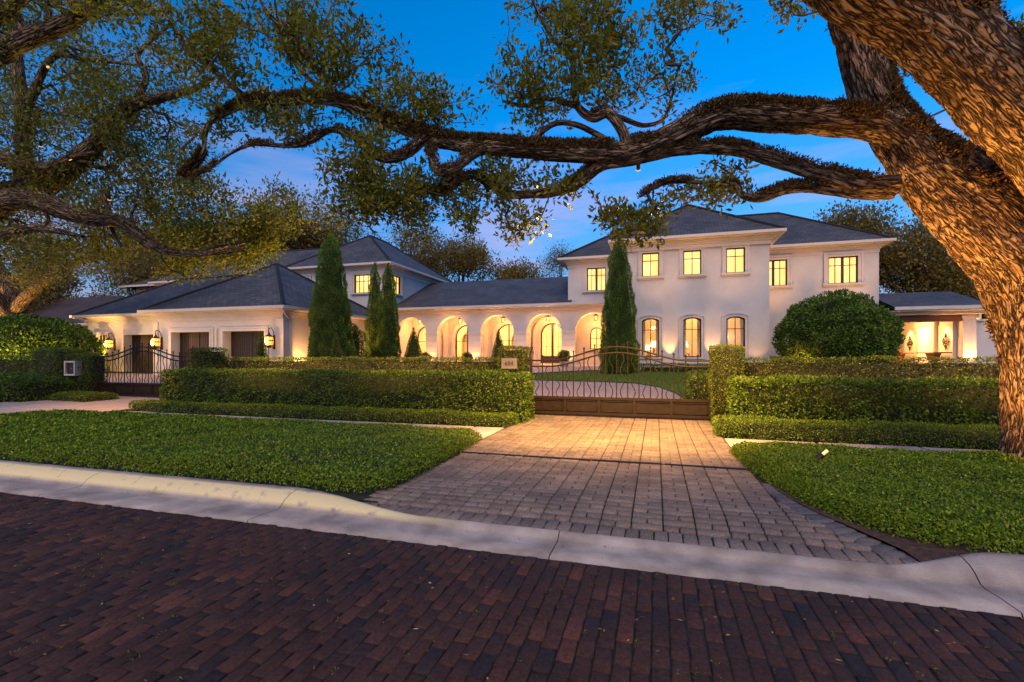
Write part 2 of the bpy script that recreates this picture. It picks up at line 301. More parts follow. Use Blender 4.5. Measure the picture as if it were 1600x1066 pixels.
def brickmat(name, cols, rough=0.75, bs=45, bump=0.45):
    m = leafmat(name, cols, rough, 0, spec=0.18); nt = m.node_tree; L = nt.links.new; b = nt.nodes['Principled BSDF']
    r = [n for n in nt.nodes if n.bl_idname == 'ShaderNodeValToRGB'][0]
    r.color_ramp.interpolation = 'LINEAR'
    tc = N(nt, 'ShaderNodeTexCoord'); n = N(nt, 'ShaderNodeTexNoise'); n.inputs['Scale'].default_value = bs; n.inputs['Detail'].default_value = 7; n.inputs['Roughness'].default_value = 0.7
    n5 = N(nt, 'ShaderNodeTexNoise'); n5.inputs['Scale'].default_value = 1.4; n5.inputs['Detail'].default_value = 4
    rr = N(nt, 'ShaderNodeValToRGB'); rr.color_ramp.elements[0].position = 0.3; rr.color_ramp.elements[0].color = (0.45, 0.45, 0.45, 1); rr.color_ramp.elements[1].position = 0.75; rr.color_ramp.elements[1].color = (1.5, 1.5, 1.5, 1)
    r6 = N(nt, 'ShaderNodeValToRGB'); r6.color_ramp.elements[0].position = 0.3; r6.color_ramp.elements[0].color = (0.75, 0.75, 0.78, 1); r6.color_ramp.elements[1].position = 0.7; r6.color_ramp.elements[1].color = (1.2, 1.15, 1.1, 1)
    mu = N(nt, 'ShaderNodeMixRGB', blend_type='MULTIPLY'); mu.inputs[0].default_value = 1; mu2 = N(nt, 'ShaderNodeMixRGB', blend_type='MULTIPLY'); mu2.inputs[0].default_value = 1
    L(tc.outputs['Object'], n.inputs[0]); L(tc.outputs['Object'], n5.inputs[0]); L(n.outputs[0], rr.inputs[0]); L(n5.outputs[0], r6.inputs[0])
    L(r.outputs[0], mu.inputs[1]); L(rr.outputs[0], mu.inputs[2]); L(mu.outputs[0], mu2.inputs[1]); L(r6.outputs[0], mu2.inputs[2]); L(mu2.outputs[0], b.inputs['Base Color'])
    bp = N(nt, 'ShaderNodeBump'); bp.inputs['Strength'].default_value = bump; bp.inputs['Distance'].default_value = 0.004
    L(n.outputs[0], bp.inputs['Height']); L(bp.outputs[0], b.inputs['Normal'])
    return m
M['brick'] = brickmat('street_brick', [(0, (0.030, 0.024, 0.026)), (0.10, (0.038, 0.026, 0.027)), (0.2, (0.052, 0.029, 0.023)), (0.9, (0.068, 0.034, 0.026)), (1, (0.105, 0.044, 0.032))])
M['paver'] = brickmat('drive_paver', [(0, (0.165, 0.135, 0.115)), (0.5, (0.20, 0.165, 0.14)), (1, (0.25, 0.205, 0.17))], 0.85, 60)
M['paver_dark'] = brickmat('edge_paver', [(0, (0.09, 0.09, 0.10)), (1, (0.15, 0.145, 0.15))], 0.8, 60)
M['paver_in'] = noisy(mat('court_paving', (0.35, 0.28, 0.25), 0.85), (0.27, 0.21, 0.19), (0.40, 0.32, 0.29), 5, 0.4, 40)
# ------------------------------------------------------------------ leaf cards
def quads(P, D, Sd, Lh, Wd):
    """P base points, D unit direction, Sd unit side; rhombic leaf"""
    n = len(P); Lh = np.broadcast_to(np.asarray(Lh, float), (n,))[:, None]; Wd = np.broadcast_to(np.asarray(Wd, float), (n,))[:, None]
    V = np.empty((n, 4, 3)); V[:, 0] = P; V[:, 1] = P+D*Lh*0.5+Sd*Wd*0.5; V[:, 2] = P+D*Lh; V[:, 3] = P+D*Lh*0.5-Sd*Wd*0.5
    return V.reshape(-1, 3), np.arange(n*4).reshape(n, 4)
def unit(a): return a/np.maximum(np.linalg.norm(a, axis=-1, keepdims=True), 1e-9)
def scatter_leaves(P, Nn, L, Wd, rng, tilt=0.9, out=0.5):
    n = len(P); rv = unit(rng.normal(size=(n, 3)))
    tan = unit(rv-Nn*(rv*Nn).sum(1, keepdims=True))
    D = unit(tan*(1-out)+Nn*out+rng.normal(size=(n, 3))*0.25)
    nn = unit(Nn+rng.normal(size=(n, 3))*tilt*0.5)
    Sd = unit(np.cross(D, nn))
    s = rng.uniform(0.7, 1.25, n)
    return quads(P, D, Sd, L*s, Wd*s)
def leafbox(name, x0, x1, y0, y1, z0, z1, leaf, dens, m, rng, label, cat, group=None, zf=None, wav=0.03, rnd_edge=0.08, tops=None, skip=()):
    """clipped hedge: dark twiggy core and a thick shell of leaves"""
    P = []; Nn = []
    for (ax, sg) in ((0, -1), (0, 1), (1, -1), (1, 1), (2, 1)):
        if (ax, sg) in skip: continue
        dims = [(x1-x0), (y1-y0), (z1-z0)]; area = dims[(ax+1) % 3]*dims[(ax+2) % 3]
        n = int(area*dens); p = rng.uniform(size=(n, 3))*np.array(dims)+np.array([x0, y0, z0])
        p[:, ax] = (x1, y1, z1)[ax] if sg > 0 else (x0, y0, z0)[ax]
        nv = np.zeros((n, 3)); nv[:, ax] = sg; P.append(p); Nn.append(nv)
    P = np.concatenate(P); Nn = np.concatenate(Nn)
    c = np.array([(x0+x1)/2, (y0+y1)/2, (z0+z1)/2]); h = np.array([(x1-x0)/2, (y1-y0)/2, (z1-z0)/2])
    r = min(rnd_edge, h.min()*0.9); q = np.clip(P-c, -(h-r), h-r)+c
    q[:, 2] = np.where(P[:, 2] < z0+r, P[:, 2], q[:, 2])
    d = unit(P-q); P = q+d*r; Nn = d
    wv = np.sin(P[:, 0]*2.3+z0)*np.sin(P[:, 0]*5.1+P[:, 2]*4)*wav*0.5+np.array([mn.noise(Vector(p)*1.7) for p in P[::1]])*wav if len(P) < 400000 else 0
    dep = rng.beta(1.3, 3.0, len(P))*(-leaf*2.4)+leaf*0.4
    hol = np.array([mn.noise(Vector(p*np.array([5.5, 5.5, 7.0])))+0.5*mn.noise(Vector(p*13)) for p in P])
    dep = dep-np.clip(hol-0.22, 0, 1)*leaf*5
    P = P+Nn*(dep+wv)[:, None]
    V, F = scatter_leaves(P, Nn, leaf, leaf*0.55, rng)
    # colour: paler outside, darker deeper in the shell, random
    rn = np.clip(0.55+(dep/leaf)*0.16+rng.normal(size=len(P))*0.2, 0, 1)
    ins = leaf*2.3
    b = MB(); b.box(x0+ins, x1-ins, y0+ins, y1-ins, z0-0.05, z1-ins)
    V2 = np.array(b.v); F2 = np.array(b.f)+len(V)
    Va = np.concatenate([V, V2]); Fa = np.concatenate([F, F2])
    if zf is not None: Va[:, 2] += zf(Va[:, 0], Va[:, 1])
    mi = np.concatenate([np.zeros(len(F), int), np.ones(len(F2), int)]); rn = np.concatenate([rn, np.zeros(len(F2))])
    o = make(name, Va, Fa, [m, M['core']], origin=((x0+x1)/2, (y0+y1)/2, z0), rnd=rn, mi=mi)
    return tag(o, label, cat, group)
def blobshrub(name, parts, leaf, dens, m, rng, label, cat, group=None, origin=None, out=0.5, parent=None, lump=0.0, lscale=1.5, ww=0.55):
    """rounded shrub / cone from a list of surface functions -> (P, N)"""
    Vs = []; Fs = []; rs = []; mis = []; nb = 0
    for P, Nn, (cv, cf) in parts:
        if lump: P = P+Nn*np.array([mn.noise(Vector(p)*lscale) for p in P])[:, None]*lump
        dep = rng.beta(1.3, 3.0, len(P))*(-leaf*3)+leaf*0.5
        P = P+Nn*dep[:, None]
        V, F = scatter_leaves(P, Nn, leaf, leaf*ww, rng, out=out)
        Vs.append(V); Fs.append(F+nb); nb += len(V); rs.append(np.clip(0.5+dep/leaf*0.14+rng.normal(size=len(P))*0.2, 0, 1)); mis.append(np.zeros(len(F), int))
        Vs.append(cv); Fs.append(cf+nb); nb += len(cv); rs.append(np.zeros(len(cf))); mis.append(np.ones(len(cf), int))
    o = make(name, np.concatenate(Vs), np.concatenate(Fs), [m, M['core']], parent=parent, origin=origin, rnd=np.concatenate(rs), mi=np.concatenate(mis))
    if parent is None: tag(o, label, cat, group)
    return o
def revolve(prof, cx, cy, dens, rng, lumps=0.0, inset=0.15, n=20):
    """prof: list of (r,z) bottom->top. random surface points + core mesh"""
    pr = np.array(prof, float); seg = np.diff(pr, axis=0); ln = np.hypot(seg[:, 0], seg[:, 1])
    area = 2*np.pi*(pr[:-1, 0]+pr[1:, 0])/2*ln; tot = area.sum(); k = int(tot*dens)
    i = rng.choice(len(seg), k, p=area/tot); t = rng.uniform(size=k)
    r = pr[i, 0]+seg[i, 0]*t; z = pr[i, 1]+seg[i, 1]*t; a = rng.uniform(0, 2*np.pi, k)
    nx = seg[i, 1]/ln[i]; nz = -seg[i, 0]/ln[i]
    if lumps: r = r*(1+lumps*np.sin(a*5+z*3)*np.sin(z*4.3+a*2))
    P = np.stack([cx+r*np.cos(a), cy+r*np.sin(a), z], 1); Nn = np.stack([nx*np.cos(a), nx*np.sin(a), nz], 1)
    vs = []; fs = []
    for rr, zz in prof:
        q = max(rr-inset, 0.01)
        for j in range(n): vs.append((cx+q*math.cos(2*math.pi*j/n), cy+q*math.sin(2*math.pi*j/n), zz-(inset if (rr, zz) == tuple(prof[-1]) else 0)))
    for q in range(len(prof)-1):
        for j in range(n): fs.append((q*n+j, q*n+(j+1) % n, (q+1)*n+(j+1) % n, (q+1)*n+j))
    return P, unit(Nn), (np.array(vs), np.array(fs))
def ell_prof(rx, z0, z1, zc, n=14):
    """egg profile, radius rx at height zc"""
    out = []
    for i in range(n+1):
        a = -math.pi/2+math.pi*i/n
        z = zc+math.sin(a)*((zc-z0) if a < 0 else (z1-zc)); out.append((max(rx*math.cos(a), 0.02), z))
    return out
# ================================================================== SETTING
rng = np.random.default_rng(7); random.seed(7)
# ground sheet
xs = np.concatenate([[-900, -300, -120, -60], np.arange(-45, 30, 1.5), [35, 60, 150, 400, 900]])
ys = np.concatenate([[-600, -120, -30, -8, 3.4, 4.45], np.arange(5.5, 36, 1.4), [40, 60, 120, 300, 900]])
gx, gy = np.meshgrid(xs, ys); zz = gz(gx, gy)-0.03; zz[gy < 4.5] = -0.2; V = np.stack([gx, gy, zz], -1).reshape(-1, 3)
nx, ny = len(xs), len(ys); i, j = np.meshgrid(np.arange(nx-1), np.arange(ny-1)); b = (j*nx+i).ravel()
struct(make('ground', V, np.stack([b, b+1, b+nx+1, b+nx], 1), M['ground'], smooth=True))
def slabs(rects, zf, th, gap=0.004, bev=0.006, jit=0.0015, tilt=0.004, rot=0.004, rng=rng):
    """bevelled pavers: rects (n,4) x0,x1,y0,y1"""
    Rr = np.array(rects, float); n = len(Rr); cx = (Rr[:, 0]+Rr[:, 1])/2; cy = (Rr[:, 2]+Rr[:, 3])/2; hx = (Rr[:, 1]-Rr[:, 0])/2-gap; hy = (Rr[:, 3]-Rr[:, 2])/2-gap
    z = zf(cx, cy)+rng.normal(size=n)*jit; tx = rng.normal(size=n)*tilt; ty = rng.normal(size=n)*tilt; ro = rng.normal(size=n)*rot
    V = np.empty((n, 12, 3)); sg = [(-1, -1), (1, -1), (1, 1), (-1, 1)]
    for k, (sxx, syy) in enumerate(sg):
        for lay, (e, dz) in enumerate([(bev+0.002, 0), (0.0, -bev), (0.0, -th)]):
            ex = sxx*(hx-e)+rng.normal(size=n)*0.0016; ey = syy*(hy-e)+rng.normal(size=n)*0.0016
            V[:, lay*4+k, 0] = cx+ex-ey*ro; V[:, lay*4+k, 1] = cy+ey+ex*ro; V[:, lay*4+k, 2] = z+dz+ex*tx+ey*ty
    fs = [(0, 1, 2, 3)]
    for k in range(4): q = (k+1) % 4; fs += [(4+k, 4+q, q, k), (8+k, 8+q, 4+q, 4+k)]
    F = (np.array(fs)[None]+np.arange(n)[:, None, None]*12).reshape(-1, 4)
    rn = np.repeat(rng.uniform(size=n), len(fs)); return V.reshape(-1, 3), F, rn
# brick street
rects = []; bw, bl = 0.098, 0.212; x = -15.0; c = 0
while x < 9:
    y = -2.6+(c % 2)*bl/2+rng.normal()*0.006
    while y < 3.77:
        l = bl*rng.uniform(0.97, 1.03); y2 = min(y+l, 3.765)
        if y2-y > 0.04: rects.append((x, x+bw, y, y2))
        y += l
    x += bw+rng.normal()*0.001; c += 1
zroad = lambda x, y: -0.1+0.004*np.sin(x*1.3)*np.sin(y*1.7)-0.0*x
V, F, rn = slabs(rects, zroad, 0.03, gap=0.0037, bev=0.006, jit=0.0026, tilt=0.018, rot=0.030)
bb = MB(); bb.box(-120, 120, -7, 3.768, -0.19, -0.110)
nb = len(V); V = np.concatenate([V, np.array(bb.v)]); F = np.concatenate([F, np.array(bb.f)+nb])
mi = np.concatenate([np.zeros(len(rn), int), np.ones(6, int)]); rn = np.concatenate([rn, np.zeros(6)])
struct(make('road', V, F, [M['brick'], M['joint']], rnd=rn, mi=mi))
# curb with gutter pan and flattened apron
def kh(x): return 1-float(ss(-3.9, -2.1, x))+float(ss(1.6, 2.5, x))
jx = np.arange(-15.82, 10, 3.0)+0.0
xsk = np.sort(np.concatenate([np.arange(-60, -16, 2.97), np.arange(-16, 10, 0.11)+0.0371, np.arange(10, 60, 2.97), jx-0.004, jx+0.004]))
V = []; prof_y = [3.77, 3.79, 3.98, 4.14, 4.20, 4.235, 4.28, 4.36, 4.46, 4.52, 4.53, 4.53]
for x in xsk:
    h = kh(x); wob = 0.004*mn.noise(Vector((x*1.5, 0, 0)))
    zh = [-0.13, -0.092, -0.094, -0.105+0.008*(1-h), -0.098+0.012*(1-h), -0.07*h-0.078*(1-h), -0.03*h-0.066*(1-h), 0.008*h-0.052*(1-h), 0.030*h-0.045*(1-h), 0.034*h-0.045*(1-h), 0.02*h-0.05*(1-h), -0.2]
    sh = -0.367*(1-h)
    for k, (yy, z) in enumerate(zip(prof_y, zh)):
        y2 = yy if k < 4 else 4.14+(yy-4.14)*(1+sh/0.39*0.75)
        V.append((x, y2+wob*(k < 3), z+0.003*mn.noise(Vector((x*6, yy*8, 1)))))
n = len(prof_y); F = []
for i_ in range(len(xsk)-1):
    if 0.007 < xsk[i_+1]-xsk[i_] < 0.009 and np.min(np.abs(jx-0.004-xsk[i_])) < 1e-4: continue      # open joints every three metres
    for k in range(n-1): a = i_*n+k; F.append((a, a+n, a+n+1, a+1))
m = noisy(mat('curb_concrete', (0.5, 0.47, 0.42), 0.85), (0.21, 0.18, 0.155), (0.45, 0.40, 0.35), 3.2, 0.8, 60, detail=12)
# weathered cream paint on the curb face only (object height)
nt = m.node_tree; b_ = nt.nodes['Principled BSDF']; L = nt.links.new
tc = N(nt, 'ShaderNodeTexCoord'); sp = N(nt, 'ShaderNodeSeparateXYZ'); L(tc.outputs['Object'], sp.inputs[0])
mr1 = N(nt, 'ShaderNodeMapRange'); mr1.inputs[1].default_value = -0.088; mr1.inputs[2].default_value = -0.05; L(sp.outputs[2], mr1.inputs[0])
mr2 = N(nt, 'ShaderNodeMapRange'); mr2.inputs[1].default_value = -1.6; mr2.inputs[2].default_value = -2.6; L(sp.outputs[0], mr2.inputs[0])
mr3 = N(nt, 'ShaderNodeMapRange'); mr3.inputs[1].default_value = 4.46; mr3.inputs[2].default_value = 4.42; L(sp.outputs[1], mr3.inputs[0])
nn_ = N(nt, 'ShaderNodeTexNoise'); nn_.inputs['Scale'].default_value = 7; nn_.inputs['Detail'].default_value = 8
rn_ = N(nt, 'ShaderNodeValToRGB'); rn_.color_ramp.elements[0].position = 0.25; rn_.color_ramp.elements[1].position = 0.42
L(tc.outputs['Object'], nn_.inputs[0]); L(nn_.outputs[0], rn_.inputs[0])
m1 = N(nt, 'ShaderNodeMath', operation='MULTIPLY'); m2 = N(nt, 'ShaderNodeMath', operation='MULTIPLY'); m3 = N(nt, 'ShaderNodeMath', operation='MULTIPLY')
L(mr1.outputs[0], m1.inputs[0]); L(mr2.outputs[0], m1.inputs[1]); L(m1.outputs[0], m2.inputs[0]); L(mr3.outputs[0], m2.inputs[1]); L(m2.outputs[0], m3.inputs[0]); L(rn_.outputs[0], m3.inputs[1])
mc = N(nt, 'ShaderNodeMixRGB'); mc.inputs[2].default_value = (0.78, 0.66, 0.34, 1)
src = b_.inputs['Base Color'].links[0].from_socket; L(src, mc.inputs[1]); L(m3.outputs[0], mc.inputs[0]); L(mc.outputs[0], b_.inputs['Base Color'])
struct(make('curb', V, F, m, smooth=True))
# driveway: columns of pavers, alternate courses split in two
XL, XR = -3.02, 1.16
def edge_r(y): return float(np.interp(y, [4.2, 4.25, 4.45, 4.75, 5.1, 5.5, 5.9], [1.95, 1.88, 1.66, 1.45, 1.30, 1.20, XR]))
rects = []; dark = []; col = 0; x = XL-0.28
while x < XR+0.9:
    y = 4.50; r_ = 0
    while y < 12.9:
        y2 = y+0.118
        xm = x+0.14
        if (XL <= xm) and (x+0.02 < edge_r(y)) and not (6.985 < (y+y2)/2 < 7.07):
            if (r_+col) % 2: rects.append((x, x+0.28, y, y2))
            else: rects += [(x, x+0.14, y, y2), (x+0.14, x+0.28, y, y2)]
        y = y2; r_ += 1
    x += 0.28; col += 1
zdrv = lambda x, y: gz(x, y)-0.062*ss(5.0, 4.2, y)+0.012+0.003*np.sin(x*2.2+y)
x = XL-0.0
while x < 2.0:
    if x < edge_r(4.3)+0.1: dark.append((x, x+0.118, 4.265, 4.495))
    x += 0.12
V, F, rn = slabs(rects, zdrv, 0.05, gap=0.0068, bev=0.006, jit=0.0014, tilt=0.005, rot=0.005)
V2, F2, rn2 = slabs(dark, zdrv, 0.05, gap=0.005, bev=0.006, jit=0.0016, tilt=0.006, rot=0.006)
# dark border bricks following the flared right edge
Vr = []; Fr = []; ey = np.linspace(6.3, 4.28, 24)
cpts = np.array([(edge_r(y)+0.03, y) for y in ey]); seglen = np.concatenate([[0], np.cumsum(np.linalg.norm(np.diff(cpts, axis=0), axis=1))]); nb = 0
for d_ in np.arange(0.06, seglen[-1], 0.115):
    p = np.array([np.interp(d_, seglen, cpts[:, 0]), np.interp(d_, seglen, cpts[:, 1])]); p2 = np.array([np.interp(d_+0.03, seglen, cpts[:, 0]), np.interp(d_+0.03, seglen, cpts[:, 1])]); tt = unit(p2-p); nn2 = np.array([-tt[1], tt[0]])
    v, f, _ = slabs([(-0.055, 0.055, -0.10, 0.10)], lambda x, y: 0*x, 0.05, gap=0.003, bev=0.008, tilt=0.01, rot=0.02)
    q = p[None]+v[:, :1]*tt[None]+(v[:, 1:2]+0.09)*nn2[None]; zq = zdrv(np.full(len(q), p[0]), np.full(len(q), p[1]))+0.006+v[:, 2]; Vr.append(np.column_stack([q, zq])); Fr.append(f+nb); nb += len(v)
V3 = np.concatenate(Vr); F3 = np.concatenate(Fr); rn3 = np.repeat(rng.uniform(size=len(Vr)), len(f))
bb = MB(); bb.add([(XL-0.1, 4.25, -0.088), (1.9, 4.25, -0.088), (1.9, 4.9, -0.035), (XL-0.1, 4.9, -0.035), (1.35, 12.9, -0.0), (XL-0.1, 12.9, -0.0), (1.45, 5.6, -0.012), (XL-0.1, 5.6, -0.012)], [(0, 1, 2, 3), (3, 2, 6, 7), (7, 6, 4, 5)])
Vb = np.array(bb.v); Fb = np.array(bb.f)
parts = [(V, F, rn, 0), (V2, F2, rn2, 0), (V3, F3, rn3, 1), (Vb, Fb, np.zeros(3), 2)]
Va, Fa, ra, ma = [], [], [], []; nb = 0
for v, f, r_, k in parts: Va.append(v); Fa.append(f+nb); nb += len(v); ra.append(r_); ma.append(np.full(len(f), k))
struct(make('driveway', np.concatenate(Va), np.concatenate(Fa), [M['paver'], M['paver_dark'], M['joint']], rnd=np.concatenate(ra), mi=np.concatenate(ma)))
# metal-edged slot across the driveway
b = MB(); seg = [-3.02, -1.93, -0.9, 0.1, 1.14]
for k in range(4):
    b.box(seg[k]+0.012, seg[k+1]-0.012, 7.0+0.006*k, 7.028+0.006*k, 0.0, 0.024)
b.build('drain_slot', M['blackpanel'], origin=(-0.9, 7, 0)); tag(bpy.data.objects['drain_slot'], 'thin black slot drain running across the grey paver driveway', 'drain')
# courtyard paving inside the gates
def sheet(name, poly, m, dz, step=0.8, zf=gz):
    """triangulated flat polygon following the terrain (clipped grid)"""
    P = np.array(poly); x0, y0 = P.min(0); x1, y1 = P.max(0)
    gxs = np.arange(x0, x1+step, step); gys = np.arange(y0, y1+step, step)
    import bmesh
    bm = bmesh.new(); vs = [bm.verts.new((p[0], p[1], 0)) for p in P]; bm.faces.new(vs)
    for gxx in gxs[1:-1]: bmesh.ops.bisect_plane(bm, geom=bm.verts[:]+bm.edges[:]+bm.faces[:], plane_co=(gxx, 0, 0), plane_no=(1, 0, 0))
    for gyy in gys[1:-1]: bmesh.ops.bisect_plane(bm, geom=bm.verts[:]+bm.edges[:]+bm.faces[:], plane_co=(0, gyy, 0), plane_no=(0, 1, 0))
    bmesh.ops.recalc_face_normals(bm, faces=bm.faces)
    for v in bm.verts: v.co.z = float(zf(v.co.x, v.co.y))+dz
    if bm.faces[:] and bm.faces[:][0].normal.z < 0: bmesh.ops.reverse_faces(bm, faces=bm.faces)
    me = bpy.data.meshes.new(name); bm.to_mesh(me); bm.free(); me.materials.append(m)
    o = link(bpy.data.objects.new(name, me)); LOC[o.name] = np.zeros(3); return o
struct(sheet('courtyard_paving', [(-36, 12.9), (1.6, 12.9), (1.6, 17), (0.4, 21.2), (-6.6, 21.6), (-7.5, 24), (-4, 27.3), (2, 28.5), (-2, 31), (-19, 31), (-19, 20.6), (-36, 20.6)], M['paver_in'], 0.004, 1.2))
# lawn inside
lawn = [(0.95, 12.95), (0.9, 15.4), (0.62, 17.4), (0.1, 19.2), (-0.8, 20.4), (-2.4, 20.9), (-5.2, 21.1), (-6.3, 21.9), (-6.5, 22.9), (-5.2, 24.2), (-3.4, 25.6), (-1.6, 26.4), (1, 26.9), (14, 26.9), (14, 12.95)]
struct(sheet('lawn', lawn, M['lawn'], 0.04, 1.2))
def inpoly(x, y, P):
    P = np.array(P); c = np.zeros(len(x), bool); j = len(P)-1
    for i in range(len(P)):
        xi, yi = P[i]; xj, yj = P[j]
        c ^= ((yi > y) != (yj > y)) & (x < (xj-xi)*(y-yi)/((yj-yi)+1e-12)+xi); j = i
    return c
def edist(x, y, P):
    P = np.array(P, float); d = np.full(len(x), 1e9)
    for i in range(len(P)):
        a = P[i]; b = P[(i+1) % len(P)]; ab = b-a; t = np.clip(((x-a[0])*ab[0]+(y-a[1])*ab[1])/(ab@ab), 0, 1)
        d = np.minimum(d, np.hypot(x-a[0]-t*ab[0], y-a[1]-t*ab[1]))
    return d
def pts_in(P, dens, rng):
    A = np.array(P); lo = A.min(0); hi = A.max(0); n = int((hi-lo).prod()*dens); p = rng.uniform(size=(n, 2))*(hi-lo)+lo
    return p[inpoly(p[:, 0], p[:, 1], P)]
p = pts_in([(q[0], min(q[1], 26.9)) for q in lawn], 520, rng); p = p[p[:, 0] < 7]
P3 = np.column_stack([p, gz(p[:, 0], p[:, 1])+0.03]); n = len(P3)
D = unit(np.column_stack([rng.normal(size=(n, 2))*0.35, np.ones(n)])); a = rng.uniform(0, 6.28, n); Sd = np.column_stack([np.cos(a), np.sin(a), np.zeros(n)])
V, F = quads(P3, D, Sd, rng.uniform(0.03, 0.07, n), 0.022)
tag(make('grass', V, F, M['blade'], rnd=rng.uniform(size=n)), 'short green grass blades standing on the front lawn inside the gate', 'grass', kind='stuff')
# sidewalk slabs
rects = [(x, min(x+1.47, -3.06), 8.42, 9.72) for x in np.arange(-14.2, -3.2, 1.5)]+[(x, x+1.47, 8.42, 9.62) for x in np.arange(1.19, 16, 1.5)]
rects += [(x, x+1.47, 8.3, 9.9) for x in np.arange(-46.0, -19.8, 1.5)]
V, F, rn = slabs(rects, lambda x, y: gz(x, y)+0.012, 0.06, gap=0.008, jit=0.001, tilt=0.001, rot=0)
struct(make('sidewalk', V, F, M['conc']))
M['apron'] = noisy(mat('apron_paving', (0.5, 0.4, 0.32), 0.85), (0.42, 0.34, 0.28), (0.54, 0.44, 0.36), 4, 0.4, 50)
struct(sheet('side_driveway', [(-19.6, 4.6), (-14.0, 4.6), (-14.35, 12.9), (-19.6, 12.9)], M['apron'], 0.016, 0.9))
# ------------------------------------------------------------------ ground cover beds
def bed(name, poly, H, leaf, dens, m, rng, label, cat, origin, near=None, hw=0.28, wob=0.05):
    A = np.array(poly, float); lo = A.min(0); hi = A.max(0)
    def hgt(x, y, d):
        u = np.array([mn.noise(Vector((a*0.9, b*0.9, 3)))+0.5*mn.noise(Vector((a*2.6, b*2.6, 8))) for a, b in zip(x, y)])
        return (H+wob*u)*np.sqrt(np.clip(1-(1-np.clip(d/hw, 0, 1))**2, 0, 1))
    p = pts_in(poly, dens, rng)
    if near is not None:      # thin out the leaves with distance from the street corner, where each shows smaller
        dd = np.hypot(p[:, 0]-near[0], p[:, 1]-near[1]); p = p[rng.uniform(size=len(p)) < np.clip(near[2]/dd, 0.3, 1)**1.2]; dd = np.hypot(p[:, 0]-near[0], p[:, 1]-near[1]); sc = np.clip(dd/near[2], 1, 1.8)
    else: sc = 1.0
    pe = pts_in(poly, dens*1.6, rng); de = edist(pe[:, 0], pe[:, 1], poly); pe = pe[de < 0.34]; p = np.concatenate([p, pe]); sc = sc if np.isscalar(sc) else np.concatenate([sc, np.ones(len(pe))])
    d = edist(p[:, 0], p[:, 1], poly); z = hgt(p[:, 0], p[:, 1], d)
    # normal: outward near the edge
    e = 0.05; dx = (edist(p[:, 0]+e, p[:, 1], poly)-d)/e; dy = (edist(p[:, 0], p[:, 1]+e, poly)-d)/e
    k = np.clip(1-d/hw, 0, 1)[:, None]; Nn = unit(np.column_stack([-dx, -dy, np.zeros(len(p))])*k*1.3+np.array([0, 0, 1])*(1.05-k*0.9))
    extra = d < hw       # more leaves on the upright edge
    P = np.column_stack([p, z*np.where(d < 0.14, rng.uniform(0.25, 1.02, len(p))**0.6, np.where(extra, rng.uniform(0.82, 1.03, len(p)), 1))+gz(p[:, 0], p[:, 1])])
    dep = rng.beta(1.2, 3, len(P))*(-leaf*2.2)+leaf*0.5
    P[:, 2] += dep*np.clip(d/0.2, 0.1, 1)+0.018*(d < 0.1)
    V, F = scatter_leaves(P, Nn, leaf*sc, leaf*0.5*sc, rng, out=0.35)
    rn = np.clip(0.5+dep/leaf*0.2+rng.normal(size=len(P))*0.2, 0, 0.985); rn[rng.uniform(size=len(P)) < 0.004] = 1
    # soil core
    st = 0.22; gxs = np.arange(lo[0]-0.3, hi[0]+0.3, st); gys = np.arange(lo[1]-0.3, hi[1]+0.3, st); X, Y = np.meshgrid(gxs, gys); xf, yf = X.ravel(), Y.ravel()
    ins = inpoly(xf, yf, poly); dd = edist(xf, yf, poly)
    zc = np.where(ins, hgt(xf, yf, dd)*0.55, -0.03)
    zc = np.where(ins & (dd < 0.16), -0.012, zc)
    Vc = np.column_stack([xf, yf, zc+gz(xf, yf)]); nx = len(gxs); i, j = np.meshgrid(np.arange(nx-1), np.arange(len(gys)-1)); b = (j*nx+i).ravel()
    Fc = np.stack([b, b+1, b+nx+1, b+nx], 1); Fc = Fc[ins[Fc].any(1)]
    nb = len(V); V = np.concatenate([V, Vc]); F = np.concatenate([F, Fc+nb]); mi = np.concatenate([np.zeros(nb//4, int), np.ones(len(Fc), int)])
    o = make(name, V, F, [m, M['core']], origin=origin, rnd=np.concatenate([rn, np.zeros(len(Fc))]), mi=mi)
    return tag(o, label, cat, kind='stuff')
bedL = [(-14.4, 7.9), (-14.1, 8.4), (-13.2, 8.42), (-3.3, 8.40), (-3.0, 8.2), (-2.92, 7.6), (-2.85, 6.4), (-2.80, 5.4), (-2.83, 4.85), (-3.02, 4.58), (-3.6, 4.56), (-4.2, 4.57), (-14.4, 4.60)]
bed('ground_cover', bedL, 0.20, 0.034, 2300, M['jasmine'], rng, 'wide low bed of green ground cover between the cream curb and the sidewalk, left of the driveway', 'ground cover', (-9, 6.5, 0), near=(-3, 4, 4.5))
bedR = [(1.10, 8.2), (1.2, 8.40), (1.6, 8.42), (12, 8.42), (12, 4.66), (3.0, 4.60), (2.55, 4.56), (2.15, 4.60), (1.84, 4.76), (1.60, 5.1), (1.42, 5.5), (1.30, 6.1), (1.16, 7.0)]
bed('ground_cover', bedR, 0.18, 0.029, 5200, M['jasmine'], rng, 'low bed of green ground cover right of the driveway, around the foot of the big oak', 'ground cover', (3, 6.5, 0), near=(2, 4, 3.2))
# mulch rim at the flared edge
struct(sheet('mulch_edge', [(1.36, 6.9), (1.7, 6.3), (2.1, 5.6), (2.6, 5.0), (3.2, 4.8), (3.2, 4.48), (2.5, 4.44), (2.1, 4.36), (1.9, 4.28), (1.86, 4.50), (1.66, 4.80), (1.48, 5.16), (1.36, 5.55), (1.28, 6.0), (1.26, 6.9)], M['soil'], 0.016, 0.5, zf=lambda x, y: float(zdrv(x, y))))
